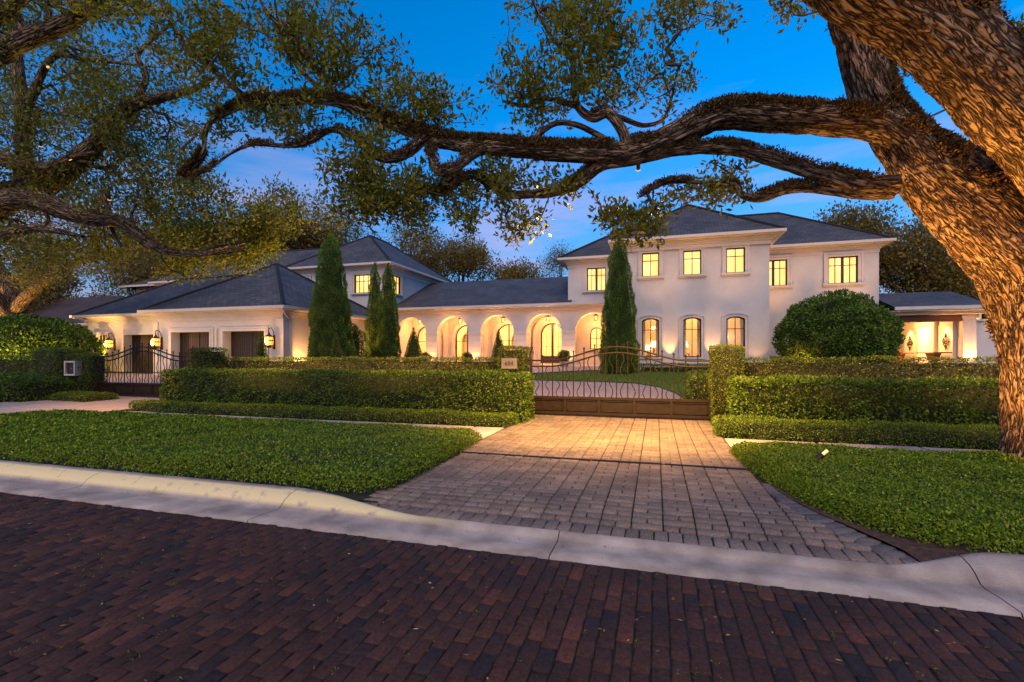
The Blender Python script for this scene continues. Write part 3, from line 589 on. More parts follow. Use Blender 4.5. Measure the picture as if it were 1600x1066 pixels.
# leaf litter and weeds in the brick joints
n = 640; px_ = rng.uniform(-9, 4.5, n); py_ = rng.uniform(0.8, 3.75, n); pz_ = np.full(n, -0.094)
px_[:150] = rng.uniform(-2.7, 1.0, 150); py_[:150] = rng.uniform(4.6, 11.8, 150); pz_[:150] = 0.018
px_[150:230] = rng.uniform(-12, 0, 80); py_[150:230] = rng.uniform(3.80, 4.16, 80); pz_[150:230] = -0.088
P = np.column_stack([px_, py_, pz_]); a = rng.uniform(0, 6.28, n)
D = unit(np.column_stack([np.cos(a), np.sin(a), rng.uniform(-0.1, 0.35, n)])); Sd = unit(np.column_stack([-np.sin(a), np.cos(a), rng.normal(size=n)*0.3]))
V, F = quads(P, D, Sd, rng.uniform(0.015, 0.04, n), rng.uniform(0.006, 0.013, n))
tag(make('fallen_leaves', V, F, M['deadleaf'], rnd=rng.uniform(size=n)), 'small dry fallen leaves scattered on the brick street and driveway', 'leaves', kind='stuff')
kx = rng.integers(-90, 60, 620); cx_ = kx*bw+rng.normal(size=620)*0.004; cy_ = rng.uniform(0.6, 3.74, 620)**1.0
P = []; 
for q in range(620):
    s = rng.integers(3, 14)
    for _ in range(s): P.append((cx_[q]+rng.normal()*0.007, cy_[q]+rng.normal()*0.022, -0.102))
P = np.array(P); n = len(P); a = rng.uniform(0, 6.28, n)
D = unit(np.column_stack([np.cos(a), np.sin(a), rng.uniform(0.2, 1.2, n)])); Sd = unit(np.cross(D, rng.normal(size=(n, 3))))
V, F = quads(P, D, Sd, rng.uniform(0.008, 0.024, n), 0.006)
M['weed'] = leafmat('weed_leaf', [(0, (0.06, 0.09, 0.015)), (1, (0.17, 0.20, 0.04))], 0.6, 0.2)
tag(make('joint_weeds', V, F, M['weed'], rnd=rng.uniform(size=n)), 'tiny green weeds growing in the joints of the brick street', 'weeds', kind='stuff')
# ================================================================== THE HOUSE
def outline(x0, x1, z0, z1, kind='rect', rise=0.0, n=14):
    """open path from lower left over the head to lower right; z1 is the crown"""
    if kind == 'rect': return [(x0, z0), (x0, z1), (x1, z1), (x1, z0)]
    c = (x0+x1)/2; h = (x1-x0)/2
    if kind == 'arch': rise = h; Rr = h; zc = z1-h
    else: Rr = (h*h+rise*rise)/(2*rise); zc = z1-Rr
    a0 = math.asin(min(1, h/Rr)); pts = [(x0, z0)]
    for i in range(n+1):
        a = -a0+2*a0*i/n; pts.append((c+Rr*math.sin(a), zc+Rr*math.cos(a)))
    pts.append((x1, z0)); return pts
def head_rise(kind, x0, x1, rise): return (x1-x0)/2 if kind == 'arch' else (rise if kind == 'seg' else 0)
def wall(mb, u0, u1, z0, z1, y0, y1, ops):
    """ops: dict(x0,x1,z0,z1,kind,rise). columns may hold several openings (same x0,x1)"""
    cols = {}
    for o in ops: cols.setdefault((o['x0'], o['x1']), []).append(o)
    x = u0
    for (a, b) in sorted(cols):
        if a > x+1e-6: mb.box(x, a, y0, y1, z0, z1)
        zb = z0
        for o in sorted(cols[(a, b)], key=lambda q: q['z0']):
            if o['z0'] > zb+1e-6: mb.box(a, b, y0, y1, zb, o['z0'])
            k = o.get('kind', 'rect'); rr = head_rise(k, a, b, o.get('rise', 0))
            if k == 'rect': zb = o['z1']
            else:
                pt = outline(a, b, o['z1']-rr, o['z1'], k, o.get('rise', 0))[1:-1]
                top = o['z1']+0.02
                for i in range(len(pt)-1): mb.prism([pt[i], pt[i+1], (pt[i+1][0], top), (pt[i][0], top)], y0, y1)
                zb = top
        if zb < z1-1e-6: mb.box(a, b, y0, y1, zb, z1)
        x = b
    if x < u1-1e-6: mb.box(x, u1, y0, y1, z0, z1)
HX = (-3, 30, 0.9)
house = thing('mansion', HX, 'long white stucco mansion with dark slate roofs, lit windows, garages and a five-arch porch', 'house')
front = lambda Y: (lambda u, d, z: (u, Y+d, z))
sideR = lambda X: (lambda u, d, z: (X-d, u, z))       # wall facing +x, u runs along y
def window(xf, x0, x1, z0, z1, kind='rect', rise=0.0, sur=0.17, proud=0.11, pane='lit', mull=(0.5,), bars=(0.30,), sill=True, fw=0.06, wide=None, dd=0.10, bot=True, parent=house):
    P = parent
    b = MB(xf); A = outline(x0, x1, z0, z1, kind, rise)
    rr = head_rise(kind, x0, x1, rise)
    if sur:
        B1 = outline(x0-sur*0.62, x1+sur*0.62, z0, z1+sur*0.62, kind, rise*1.1 if kind == 'seg' else 0); B2 = outline(x0-sur, x1+sur, z0, z1+sur, kind, rise*1.2 if kind == 'seg' else 0)
        b.ring(A, B1, -proud*0.55, 0.12); b.ring(B1, B2, -proud, 0.0)
        if not sill: b.box(x0-sur*0.9, x1+sur*0.9, -proud*0.8, 0.0, z0-0.10, z0)
        wnd = b.build('window', M['trim'], P)
    else:
        b.ring(A, outline(x0-0.02, x1+0.02, z0, z1+0.02, kind, rise), 0.02, 0.12); wnd = b.build('window', M['trim'], P)
    f = MB(xf); ins = outline(x0+fw, x1-fw, z0+fw, z1-fw, kind, rise)
    f.ring(ins, [(p if i not in (0,) else (x0, z0+fw)) if i != len(A)-1 else (x1, z0+fw) for i, p in enumerate(A)], dd-0.03, dd+0.04)
    if bot: f.box(x0, x1, dd-0.03, dd+0.04, z0, z0+fw)
    def topz(x):
        if kind == 'rect': return z1-fw
        h = (x1-x0)/2; Rr = (h*h+rr*rr)/(2*rr); return z1-Rr+math.sqrt(max(Rr*Rr-(x-(x0+x1)/2)**2, 0))-fw
    for q in mull:
        x = x0+(x1-x0)*q; ww = wide if (wide and abs(q-0.5) < 0.01) else 0.019
        f.box(x-ww, x+ww, dd-0.02, dd+0.03, z0+fw, topz(x)+0.01)
    for q in bars:
        z = z1-(z1-z0)*q; hw = (x1-x0)/2-fw
        f.box(x0+fw, x1-fw, dd-0.014, dd+0.024, z-0.019, z+0.019)
    f.build('frame', M['frame'], wnd)
    g = MB(xf); g.prism(outline(x0+0.01, x1-0.01, z0+0.01, z1-0.01, kind, rise), dd+0.045, dd+0.055); g.build('pane', M[pane], wnd)
    if sill:
        s = MB(xf); s.box(x0-sur-0.06, x1+sur+0.06, -0.16, 0.0, z0-0.09, z0-0.0); s.box(x0-sur-0.02, x1+sur+0.02, -0.10, 0.0, z0-0.15, z0-0.09); s.build('sill', M['trim'], wnd)
    return wnd
def rf_uv(polys):
    uvs = []
    for p in polys:
        a, b_, c = [np.array(q, float) for q in p[:3]]; n = np.cross(b_-a, c-a); n = n/np.linalg.norm(n)
        if n[2] < 0: n = -n
        h = np.array([-n[1], n[0], 0.0]); h = h/max(np.linalg.norm(h), 1e-6) if np.hypot(n[0], n[1]) > 1e-4 else np.array([1.0, 0, 0])
        s = np.cross(n, h)
        if s[2] < 0: s = -s
        for q in p: q = np.array(q, float); uvs.append((q@h, q@s))
    return uvs
def roofmesh(name, polys, m, parent, th=0.14):
    """polys: list of 3D polygons; adds thickness by dropping a copy"""
    V = []; F = []; U = []
    allp = []
    for p in polys:
        n = len(p); b = len(V); V += [tuple(q) for q in p]; F.append(list(range(b, b+n))); allp.append(p)
        q2 = [(q[0], q[1], q[2]-th) for q in p]; b = len(V); V += q2; F.append(list(range(b+n-1, b-1, -1))); allp.append(q2[::-1])
    return make(name, V, F, m, parent, uv=rf_uv(allp))
def ridge(mb, a, b, r=0.09):
    mb.tube([(a[0], a[1], a[2]+0.01), (b[0], b[1], b[2]+0.01)], r, 6)
def hip(name, x0, x1, y0, y1, ze, pitch, parent, m=None, caps=True, gut=True, over=0.5, wallz=True, frieze=True):
    """hip roof over an eave rectangle; ridge along the longer side; with gutter, soffit and cornice"""
    m = m or M['roof']; w, d = x1-x0, y1-y0
    A, B, C, D = (x0, y0, ze), (x1, y0, ze), (x1, y1, ze), (x0, y1, ze)
    if w >= d:
        h = d/2; zr = ze+pitch*h; Lr = (x0+h, y0+h, zr); Rr = (x1-h, y0+h, zr)
    else:
        h = w/2; zr = ze+pitch*h; Lr = (x0+h, y0+h, zr); Rr = (x0+h, y1-h, zr)
    if w >= d: polys = [[A, B, Rr, Lr], [C, D, Lr, Rr], [B, C, Rr], [D, A, Lr]]
    else: polys = [[A, B, Lr], [C, D, Rr], [B, C, Rr, Lr], [D, A, Lr, Rr]]
    polys = [[q for i, q in enumerate(p) if i == 0 or np.linalg.norm(np.array(q)-np.array(p[i-1])) > 1e-4] for p in polys]
    r = roofmesh(name, polys, m, parent)
    if caps:
        b = MB()
        for a_, b_ in ((A, Lr), (B, Rr if w >= d else Lr), (C, Rr), (D, Lr if w >= d else Rr), (Lr, Rr)):
            if np.linalg.norm(np.array(a_)-np.array(b_)) > 0.05: ridge(b, a_, b_)
        b.build('ridge_cap', m, r)
    eaves(x0, x1, y0, y1, ze, parent, over)
    return r
def eaves(x0, x1, y0, y1, ze, parent, over=0.5, back=True):
    b = MB()                                             # gutter round the edge
    for (a0, a1, c0, c1) in ((x0-0.10, x1+0.10, y0-0.10, y0+0.02), (x0-0.10, x1+0.10, y1-0.02, y1+0.10), (x0-0.10, x0+0.02, y0+0.02, y1-0.02), (x1-0.02, x1+0.10, y0+0.02, y1-0.02)):
        b.box(a0, a1, c0, c1, ze-0.15, ze-0.005)
    b.build('gutter', M['copper'], parent)
    b = MB(); o = over
    b.box(x0+0.02, x1-0.02, y0+0.02, y1-0.02, ze-0.18, ze-0.152)       # soffit
    for k, (i_, h0, h1) in enumerate(((0.30, 0.30, 0.18), (0.40, 0.42, 0.30))):    # crown moulding in two steps
        i_ = i_*o/0.5
        for (a0, a1, c0, c1) in ((x0+i_, x1-i_, y0+i_, y0+o), (x0+i_, x1-i_, y1-o, y1-i_), (x0+i_, x0+o, y0+o, y1-o), (x1-o, x1-i_, y0+o, y1-o)):
            b.box(a0, a1, c0, c1, ze-h0, ze-h1-0.001*k)
    o2 = o-0.035
    for (a0, a1, c0, c1) in ((x0+o2, x1-o2, y0+o2, y0+o), (x1-o, x1-o2, y0+o, y1-o), (x0+o2, x0+o, y0+o, y1-o)):
        b.box(a0, a1, c0, c1, ze-0.62, ze-0.421)
    b.build('cornice', M['trim'], parent)
# ---- main block: right wing + left wing behind the tower (one hip)
ZE = 8.0
hip('roof', -6.1, 12.45, 31.3, 40.6, ZE, 0.66, house)
b = MB(front(31.8)); wops = [dict(x0=-4.35, x1=-3.13, z0=5.82, z1=7.32), dict(x0=5.93, x1=7.36, z0=5.69, z1=7.23), dict(x0=9.47, x1=10.93, z0=5.69, z1=7.23)]
wall(b, -1.9, 11.95, 0.4, ZE-0.15, 0, 0.3, wops[1:])
wall(b, -5.6, -1.9, 4.75, ZE-0.15, 0, 0.3, wops[:1])
b.build('wall', M['stucco'], house)
for bx in ((-5.6, -5.3, 32.1, 40.1, 4.7), (11.65, 11.95, 32.1, 40.1, 0.4), (-5.6, 11.95, 40.1, 40.3, 0.4)): b = MB(); b.box(*bx, ZE-0.15); b.build('wall', M['stucco'], house)
for o in wops: window(front(31.8), o['x0'], o['x1'], o['z0'], o['z1'], mull=(0.25, 0.5, 0.75), bars=(0.32,), wide=0.07, sur=0.24)
# ---- tower
TX0, TX1, TY = -1.92, 5.66, 28.0
hip('roof', TX0-0.55, TX1+0.55, TY-0.6, 40.0, ZE+0.02, 0.66, house)
tw = [-0.30, 1.88, 4.04]; ops = []
for c in tw: ops += [dict(x0=c-0.46, x1=c+0.46, z0=5.97, z1=7.30), dict(x0=c-0.46, x1=c+0.46, z0=1.49, z1=3.66, kind='seg', rise=0.13)]
b = MB(front(TY)); wall(b, TX0, TX1, 0.4, ZE-0.13, 0, 0.35, ops); b.build('wall', M['stucco'], house)
for a in (TX1-0.35, TX0): b = MB(); b.box(a, a+0.35, TY+0.35, 32.0, 0.4, ZE-0.13); b.build('wall', M['stucco'], house)
for c in tw:
    window(front(TY), c-0.46, c+0.46, 5.97, 7.30, mull=(0.5,), bars=(0.33,), sur=0.20)
    window(front(TY), c-0.46, c+0.46, 1.49, 3.66, kind='seg', rise=0.13, mull=(0.5,), bars=(0.30,), sur=0.22, pane='glass', sill=False, dd=0.14)
# plinth of the tower
b = MB(); b.box(TX0-0.04, TX1+0.04, TY-0.05, TY-0.003, 0.5, 1.25); b.build('plinth', M['trim'], house)
# sitting room behind the tower windows
b = MB(); b.box(TX0+0.36, TX1-0.36, 32.6, 32.7, 0.9, 4.6); b.box(TX0+0.355, TX0+0.36, TY+0.36, 32.6, 0.9, 4.6); b.box(TX1-0.36, TX1-0.355, TY+0.36, 32.6, 0.9, 4.6); b.box(TX0+0.36, TX1-0.36, TY+0.36, 32.7, 4.6, 4.7); b.build('room_lining', M['plaster_in'], house)
b = MB(); b.box(TX0+0.36, TX1-0.36, TY+0.36, 32.6, 0.88, 0.95); b.build('room_floor', M['floor_in'], house)
# ---- porch
AY = 31.8; AC = [-17.2, -13.9, -10.57, -7.25, -3.93]; AW = 1.22; PZ = 0.95
b = MB(front(AY)); wall(b, -18.6, -1.95, PZ-0.2, 4.78, 0, 0.55, [dict(x0=c-AW, x1=c+AW, z0=PZ-0.19, z1=4.40, kind='arch') for c in AC]); b.build('wall', M['stucco'], house)
pier = [(-18.55, -18.45)]+[(AC[i]+AW, AC[i+1]-AW) for i in range(4)]+[(-2.68, -1.95)]
for (a, c) in pier:                                      # impost band on each pier, coursed stone facing below it
    b = MB(); b.box(a-0.05, c+0.05, AY-0.05, AY+0.60, 3.12, 3.22); b.box(a-0.025, c+0.025, AY-0.025, AY+0.575, 3.05, 3.12); b.build('impost_band', M['trim'], house)
    z = PZ-0.15; b = MB(); b.box(a-0.003, c+0.003, AY-0.006, AY-0.0, z, 3.045)
    while z < 3.0: b.box(a-0.012, c+0.012, AY-0.022, AY-0.005, z+0.012, min(z+0.36, 3.045)); z += 0.37
    b.build('pier_facing', M['trim'], house)
# roof of the porch
ZA = 5.05; YR = 38.0; ZR = ZA+0.42*(YR-31.25)
roofmesh('roof', [[(-18.62, 31.25, ZA), (-5.15, 31.25, ZA), (-5.6, YR, ZR), (-18.62, YR, ZR)], [(-5.6, YR, ZR), (-5.6, 41, ZR-1.2), (-18.62, 41, ZR-1.2), (-18.62, YR, ZR)]], M['roof'], house)
b = MB(); b.box(-18.6, -1.95, 31.13, 31.25, ZA-0.15, ZA-0.006); b.build('gutter', M['copper'], house)
b = MB(); b.box(-18.6, -1.95, 31.25, 31.8, ZA-0.2, ZA-0.16); b.box(-18.6, -1.95, 31.52, 31.8, ZA-0.32, ZA-0.2); b.box(-18.6, -1.95, 31.63, 31.8, ZA-0.42, ZA-0.32); b.box(-18.6, -1.95, 31.77, 31.8, ZA-0.6, ZA-0.42)
b.build('cornice', M['trim'], house)
b = MB(); b.add([(-5.6, 31.5, ZA+0.05), (-5.15, 31.2, ZA+0.0), (-5.2, 32.2, ZA+0.42), (-5.6, 32.2, ZA+0.42)], [(0, 1, 2, 3)]); b.box(-5.62, -1.95, 31.3, 31.85, ZA-0.16, ZA-0.02); b.build('coping', M['trim'], house)
# porch interior
BY = 34.5
dops = [dict(x0=AC[i]-0.95, x1=AC[i]+0.95, z0=1.02, z1=3.96, kind='arch') for i in (0, 1, 2)]+[dict(x0=-8.12, x1=-6.38, z0=1.06, z1=3.98, kind='arch'), dict(x0=-4.50, x1=-3.58, z0=2.05, z1=3.60, kind='arch')]
b = MB(front(BY)); wall(b, -18.6, -1.95, PZ-0.1, 4.7, 0, 0.35, dops); b.build('wall', M['stucco'], house)
for c in AC[:-1]:                                        # plain jambs between bays
    b = MB(); b.box(c+1.52, c+1.80, BY-0.35, BY-0.001, PZ, 4.65); b.build('pilaster', M['stucco'], house)
b = MB(); b.box(-18.95, -18.56, 32.36, 34.49, PZ-0.1, 4.61); b.build('porch_end_wall', M['stucco'], house)
b = MB(); b.box(-18.6, -1.95, 32.35, 34.5, 4.62, 4.7); b.build('porch_ceiling', M['stucco'], house)
b = MB(); b.box(-19.0, -1.95, 30.9, 34.6, 0.70, PZ); b.box(-19.2, -1.95, 30.55, 30.9, 0.6, PZ-0.11); b.box(-19.4, -1.95, 30.2, 30.55, 0.5, PZ-0.22); b.build('porch_steps', M['floor_in'], house)
for i, o in enumerate(dops[:3]):
    w_ = window(front(BY), o['x0'], o['x1'], o['z0'], o['z1'], kind='arch', sur=0.30, pane='glass', sill=False, mull=(0.5,), bars=(0.42,), wide=0.05, dd=0.18)
w_ = window(front(BY), -4.50, -3.58, 2.05, 3.60, kind='arch', sur=0.26, pane='lit', mull=(0.5,), bars=(0.5,), wide=0.03, dd=0.12)
# front door: two leaves with tall glass and solid kick panels, in a stepped arch
b = MB(front(BY)); o = dops[3]
b.ring(outline(-8.12, -6.38, 1.0, 3.98, 'arch'), outline(-8.42, -6.08, 1.0, 4.28, 'arch'), -0.10, 0.0)
b.ring(outline(-8.42, -6.08, 1.0, 4.28, 'arch'), outline(-8.62, -5.88, 1.0, 4.48, 'arch'), -0.24, 0.0)
dr = b.build('front_door', M['trim'], house)
f = MB(front(BY)); fw = 0.09
f.ring(outline(-8.12+fw, -6.38-fw, 1.06, 3.98-fw, 'arch'), outline(-8.12, -6.38, 1.06, 3.98, 'arch'), 0.14, 0.22)
f.box(-7.25-0.085, -7.25+0.085, 0.15, 0.21, 1.06, 3.88); f.box(-8.03, -7.335, 0.15, 0.20, 1.06, 1.58); f.box(-7.165, -6.47, 0.15, 0.20, 1.06, 1.58)
for xx in (-7.68, -6.82): f.box(xx-0.010, xx+0.010, 0.16, 0.19, 1.58, 3.5)
for zz_ in (2.25, 2.95): f.box(-8.03, -6.47, 0.163, 0.187, zz_-0.010, zz_+0.010)
f.build('door_frame', M['frame'], dr)
g = MB(front(BY)); g.prism(outline(-8.09, -6.41, 1.5, 3.95, 'arch'), 0.17, 0.178); g.build('pane', M['glass'], dr)
g = MB(front(BY))
for xx in (-7.31, -7.19): g.box(xx-0.012, xx+0.012, 0.08, 0.10, 1.95, 2.35); g.box(xx-0.01, xx+0.01, 0.10, 0.15, 2.0, 2.02); g.box(xx-0.01, xx+0.01, 0.10, 0.15, 2.28, 2.30)
g.build('door_handle', M['iron'], dr)
# hall behind the porch
b = MB(front(39.0)); wall(b, -18.3, -2.0, 1.0, 4.5, 0, 0.2, [dict(x0=c-0.8, x1=c+0.8, z0=1.01, z1=3.7, kind='arch') for c in (-15.4, -10.9, -6.4)])
b.box(-18.3, -2.0, 0.9, 1.0, 1.0, 4.5); b.build('hall_wall', M['plaster_in'], house)
b = MB(); b.box(-18.4, -18.3, 34.86, 39.9, 1.0, 4.5); b.box(-2.0, -1.9, 34.86, 39.9, 1.0, 4.5); b.box(-18.3, -2.0, 34.86, 39.9, 4.5, 4.6); b.build('hall_wall', M['plaster_in'], house)
b = MB(); b.box(-18.3, -2.0, 34.86, 39.9, 0.95, 1.0); b.build('hall_floor', M['floor_in'], house)
# ---- two-storey block over the left side
LX0, LX1, LY = -26.85, -18.6, 30.9; ZL = 8.3
hip('roof', LX0-0.45, LX1+0.52, LY-0.5, 42.2, ZL, 0.70, house)
b = MB(front(LY)); lops = [dict(x0=-21.35, x1=-19.9, z0=6.2, z1=7.55), dict(x0=-26.4, x1=-25.3, z0=6.2, z1=7.55)]
wall(b, LX0, LX1, 3.0, ZL-0.15, 0, 0.3, lops); b.build('wall', M['stucco'], house)
b = MB(sideR(LX1)); wall(b, LY+0.3, 41.7, 3.0, ZL-0.15, 0, 0.3, [dict(x0=31.5, x1=32.75, z0=6.2, z1=7.55)]); b.build('wall', M['stucco'], house)
for o in lops: window(front(LY), o['x0'], o['x1'], o['z0'], o['z1'], mull=(0.25, 0.5, 0.75), bars=(0.35,), sur=0.2)
window(sideR(LX1), 31.5, 32.75, 6.2, 7.55, mull=(0.33, 0.66), bars=(0.35,), sur=0.2)
b = MB(); b.tube([(LX1+0.45, LY-0.5, ZL-0.15), (LX1+0.40, LY-0.42, ZL-0.35), (LX1+0.06, LY-0.10, ZL-0.55), (LX1-0.05, LY-0.07, ZL-0.8), (LX1-0.05, LY-0.07, 5.0)], 0.05, 8); b.build('downspout', M['copper'], house)
# range running further left behind the garage
hip('roof', -44.0, -24.0, 32.6, 41.0, ZL, 0.70, house)
b = MB(); b.box(-43.5, -26.9, 33.1, 33.4, 0.5, ZL-0.15); b.build('wall', M['stucco'], house)
b = MB(); b.box(-43.5, -43.2, 33.4, 40.5, 0.5, ZL-0.15); b.build('wall', M['stucco'], house)
# ---- garage wing
GZ = 4.05
hip('roof', -27.0, -17.5, 19.5, 29.0, GZ, 0.66, house)
hip('roof', -34.8, -20.5, 21.0, 29.14, GZ+0.03, 0.66, house)
gd = [(-25.3, -22.62), (-21.72, -19.05)]
b = MB(front(20.0)); wall(b, -26.55, -17.95, 0.2, GZ-0.15, 0, 0.55, [dict(x0=a, x1=c, z0=0.21, z1=2.85) for a, c in gd]); b.build('wall', M['stucco'], house)
for bx in ((-18.25, -17.95, 20.55, 29.5), (-26.55, -26.25, 20.55, 21.5)): b = MB(); b.box(*bx, 0.2, GZ-0.15); b.build('wall', M['stucco'], house)
b = MB(front(21.5)); gl = (-31.0, -28.35)
wall(b, -34.2, -26.55, 0.2, GZ-0.12, 0, 0.5, [dict(x0=gl[0], x1=gl[1], z0=0.21, z1=2.85), dict(x0=-33.15, x1=-32.45, z0=0.7, z1=2.85)]); b.build('wall', M['stucco'], house)
b = MB(); b.box(-34.2, -33.9, 22.0, 28.6, 0.2, GZ-0.12); b.build('wall', M['stucco'], house)
window(front(21.5), -33.15, -32.45, 0.7, 2.85, mull=(), bars=(0.3, 0.6), sur=0.2, pane='litdim', sill=False, dd=0.2)
b = MB(); b.box(-18.35, -17.90, 19.94, 20.0, 0.3, GZ-0.6); b.box(-17.95, -17.90, 20.0, 20.5, 0.3, GZ-0.6); b.build('corner_pilaster', M['trim'], house)
b = MB(); b.box(-26.62, -26.3, 19.94, 20.0, 0.3, GZ-0.6); b.build('corner_pilaster', M['trim'], house)
M['gdoor'] = mat('garage_door_timber', (0.022, 0.014, 0.012), 0.55)
def gdoor(Y, x0, x1, dd):
    b = MB(front(Y)); b.ring(outline(x0, x1, 0.3, 2.85), outline(x0-0.2, x1+0.2, 0.3, 3.05), -0.06, 0.0); b.ring(outline(x0, x1, 0.3, 2.85), outline(x0-0.09, x1+0.09, 0.3, 2.94), -0.10, -0.061)
    g = b.build('garage_door', M['trim'], house)
    p = MB(front(Y)); n = 18; h = (x1-x0)/n
    for k in range(n): p.box(x0+k*h+0.008, x0+(k+1)*h-0.008, dd, dd+0.04, 0.3, 2.85)
    p.box(x0, x1, dd+0.02, dd+0.05, 0.3, 2.85)
    m_ = (x0+x1)/2; p.box(m_-0.05, m_+0.05, dd-0.025, dd, 0.3, 2.85); p.box(x0, x0+0.09, dd-0.025, dd, 0.3, 2.85); p.box(x1-0.09, x1, dd-0.025, dd, 0.3, 2.85)
    for z in (0.62, 1.5, 2.45): p.box(x0+0.09, m_-0.05, dd-0.006, dd, z, z+0.06); p.box(m_+0.05, x1-0.09, dd-0.006, dd, z, z+0.06)
    p.build('door_leaf', M['gdoor'], g)
for a, c in gd: gdoor(20.0, a, c, 0.45)
gdoor(21.5, gl[0], gl[1], 0.42)
b = MB(); b.tube([(-22.17, 19.93, 3.0), (-22.17, 19.93, 0.5)], 0.03, 8); b.build('downspout', M['copper'], house)
b = MB(); b.tube([(-17.6, 19.6, GZ-0.15), (-17.62, 19.7, GZ-0.35), (-17.85, 20.35, GZ-0.7), (-17.85, 20.4, 0.5)], 0.04, 8); b.build('downspout', M['copper'], house)
b = MB(); b.box(-18.62, -18.5, 29.5, 31.8, 0.6, 4.2); b.build('wall', M['stucco'], house)
# ---- loggia on the right end
roofmesh('roof', [[(11.96, 30.0, 4.12), (16.1, 30.0, 4.12), (16.1, 33.6, 5.25), (11.96, 33.6, 5.25)], [(16.1, 33.6, 5.25), (16.1, 38, 4.4), (11.96, 38, 4.4), (11.96, 33.6, 5.25)], [(16.1, 30.0, 4.12), (16.1, 38, 4.4), (16.1, 33.6, 5.25)]], M['roof'], house)
b = MB(); b.box(11.96, 16.2, 29.9, 30.0, 3.95, 4.12); b.box(11.96, 16.1, 30.0, 37.9, 3.88, 3.94); b.box(11.96, 16.0, 30.35, 30.8, 3.72, 3.88); b.build('cornice', M['trim'], house)
b = MB(); b.box(11.96, 15.28, 30.86, 31.06, 3.36, 3.80)
for k in range(9): b.box(12.1, 15.0, 31.5+k*0.66, 31.62+k*0.66, 3.64, 3.86)
b.build('timber_beam', M['wood'], house)
b = MB(); b.box(15.3, 15.86, 30.8, 31.35, 0.8, 3.72); b.box(15.24, 15.92, 30.74, 31.41, 3.52, 3.66); b.box(15.26, 15.9, 30.76, 31.39, 0.85, 1.05); b.build('column', M['trim'], house)
for (xx, yy) in ((12.75, 36.0), (13.75, 37.0)):
    b = MB(); b.lathe([(0.24, 0.85), (0.24, 1.0), (0.19, 1.05), (0.17, 3.3), (0.22, 3.36), (0.25, 3.5)], xx, yy, 20); b.box(xx-0.27, xx+0.27, yy-0.27, yy+0.27, 3.5, 3.62); b.build('column', M['trim'], house)
b = MB(sideR(15.42)); b.xf = lambda u, d, z: (15.12+d, u, z)
wall(b, 31.36, 39.0, 0.85, 3.86, 0, 0.3, [dict(x0=33.0, x1=34.5, z0=0.86, z1=3.25)]); b.build('wall', M['stucco'], house)
b = MB(); b.box(11.96, 15.12, 38.7, 39.0, 0.85, 3.86); b.build('wall', M['stucco'], house)
b = MB(); b.box(15.42, 19.5, 31.6, 31.9, 0.85, 3.4); b.box(15.42, 19.6, 31.5, 32.0, 3.4, 3.5); b.build('wall', M['stucco'], house)
b = MB(); b.box(14.94, 15.119, 32.78, 33.0, 0.95, 3.42); b.box(14.94, 15.119, 34.5, 34.72, 0.95, 3.42); b.box(14.90, 15.119, 32.7, 34.8, 3.25, 3.5); b.build('doorway', M['trim'], house)
b = MB(); b.box(16.6, 16.7, 32.0, 35.2, 0.9, 3.86); b.box(15.43, 16.6, 35.2, 35.3, 0.9, 3.86); b.box(15.43, 16.6, 32.0, 35.2, 3.6, 3.7); b.build('inner_wall', M['plaster_in'], house)
b = MB(); b.box(11.96, 19.0, 29.6, 38.7, 0.7, 0.95); b.build('loggia_floor', M['floor_in'], house)
# ---- furniture and fittings
def ornament(Y, i):
    t = thing('wall_ornament', (15.12, Y, 2.35), ['dark scrolled diamond wall ornament left of the lit doorway, behind the far stone table', 'dark scrolled diamond wall ornament right of the lit doorway, nearest the white pillar'][i], 'wall ornament')
    b = MB()
    X = 15.07
    def P(u, v): return (X, Y+u, 2.35+v)
    for s in (-1, 1):
        for q in (-1, 1):
            b.tube([P(0, 0.44*q), P(0.10*s, 0.34*q), P(0.05*s, 0.24*q), P(0.16*s, 0.20*q), P(0.24*s, 0.12*q), P(0.18*s, 0.06*q), P(0.36*s, 0)], 0.016, 6)
            b.tube([P(0, 0.10*q), P(0.10*s, 0.14*q), P(0.13*s, 0.06*q), P(0.06*s, 0.02*q), P(0, 0)], 0.018, 6)
            b.tube([P(0.05*s, 0.3*q), P(0.15*s, 0.26*q), P(0.12*s, 0.2*q)], 0.014, 6)
            b.tube([P(0.26*s, 0.16*q), P(0.20*s, 0.2*q), P(0.3*s, 0.05*q)], 0.014, 6)
    b.build('scrollwork', M['iron'], t)
    b = MB(); b.tube([P(0, -0.48), P(0, 0.48)], 0.014, 6); b.tube([P(-0.38, 0), P(0.38, 0)], 0.012, 6); b.build('cross_bars', M['iron'], t)
ornament(35.8, 0); ornament(31.9, 1)
for i, (Y, lab) in enumerate([(35.9, 'dark stone console table under the left wall ornament in the loggia'), (32.0, 'dark stone console table under the right wall ornament in the loggia')]):
    t = thing('console_table', (14.45, Y, 0.95), lab, 'table')
    b = MB(); b.box(14.15, 14.95, Y-0.95, Y+0.95, 1.70, 1.76); b.build('tabletop', M['wood'], t)
    b = MB(); b.xf = lambda u, d, z: (14.55+d, u, z); b.prism([(Y-0.25, 0.95), (Y+0.25, 0.95), (Y+0.16, 1.3), (Y+0.5, 1.70), (Y-0.5, 1.70), (Y-0.16, 1.3)], -0.15, 0.15); b.build('pedestal', M['wood'], t)
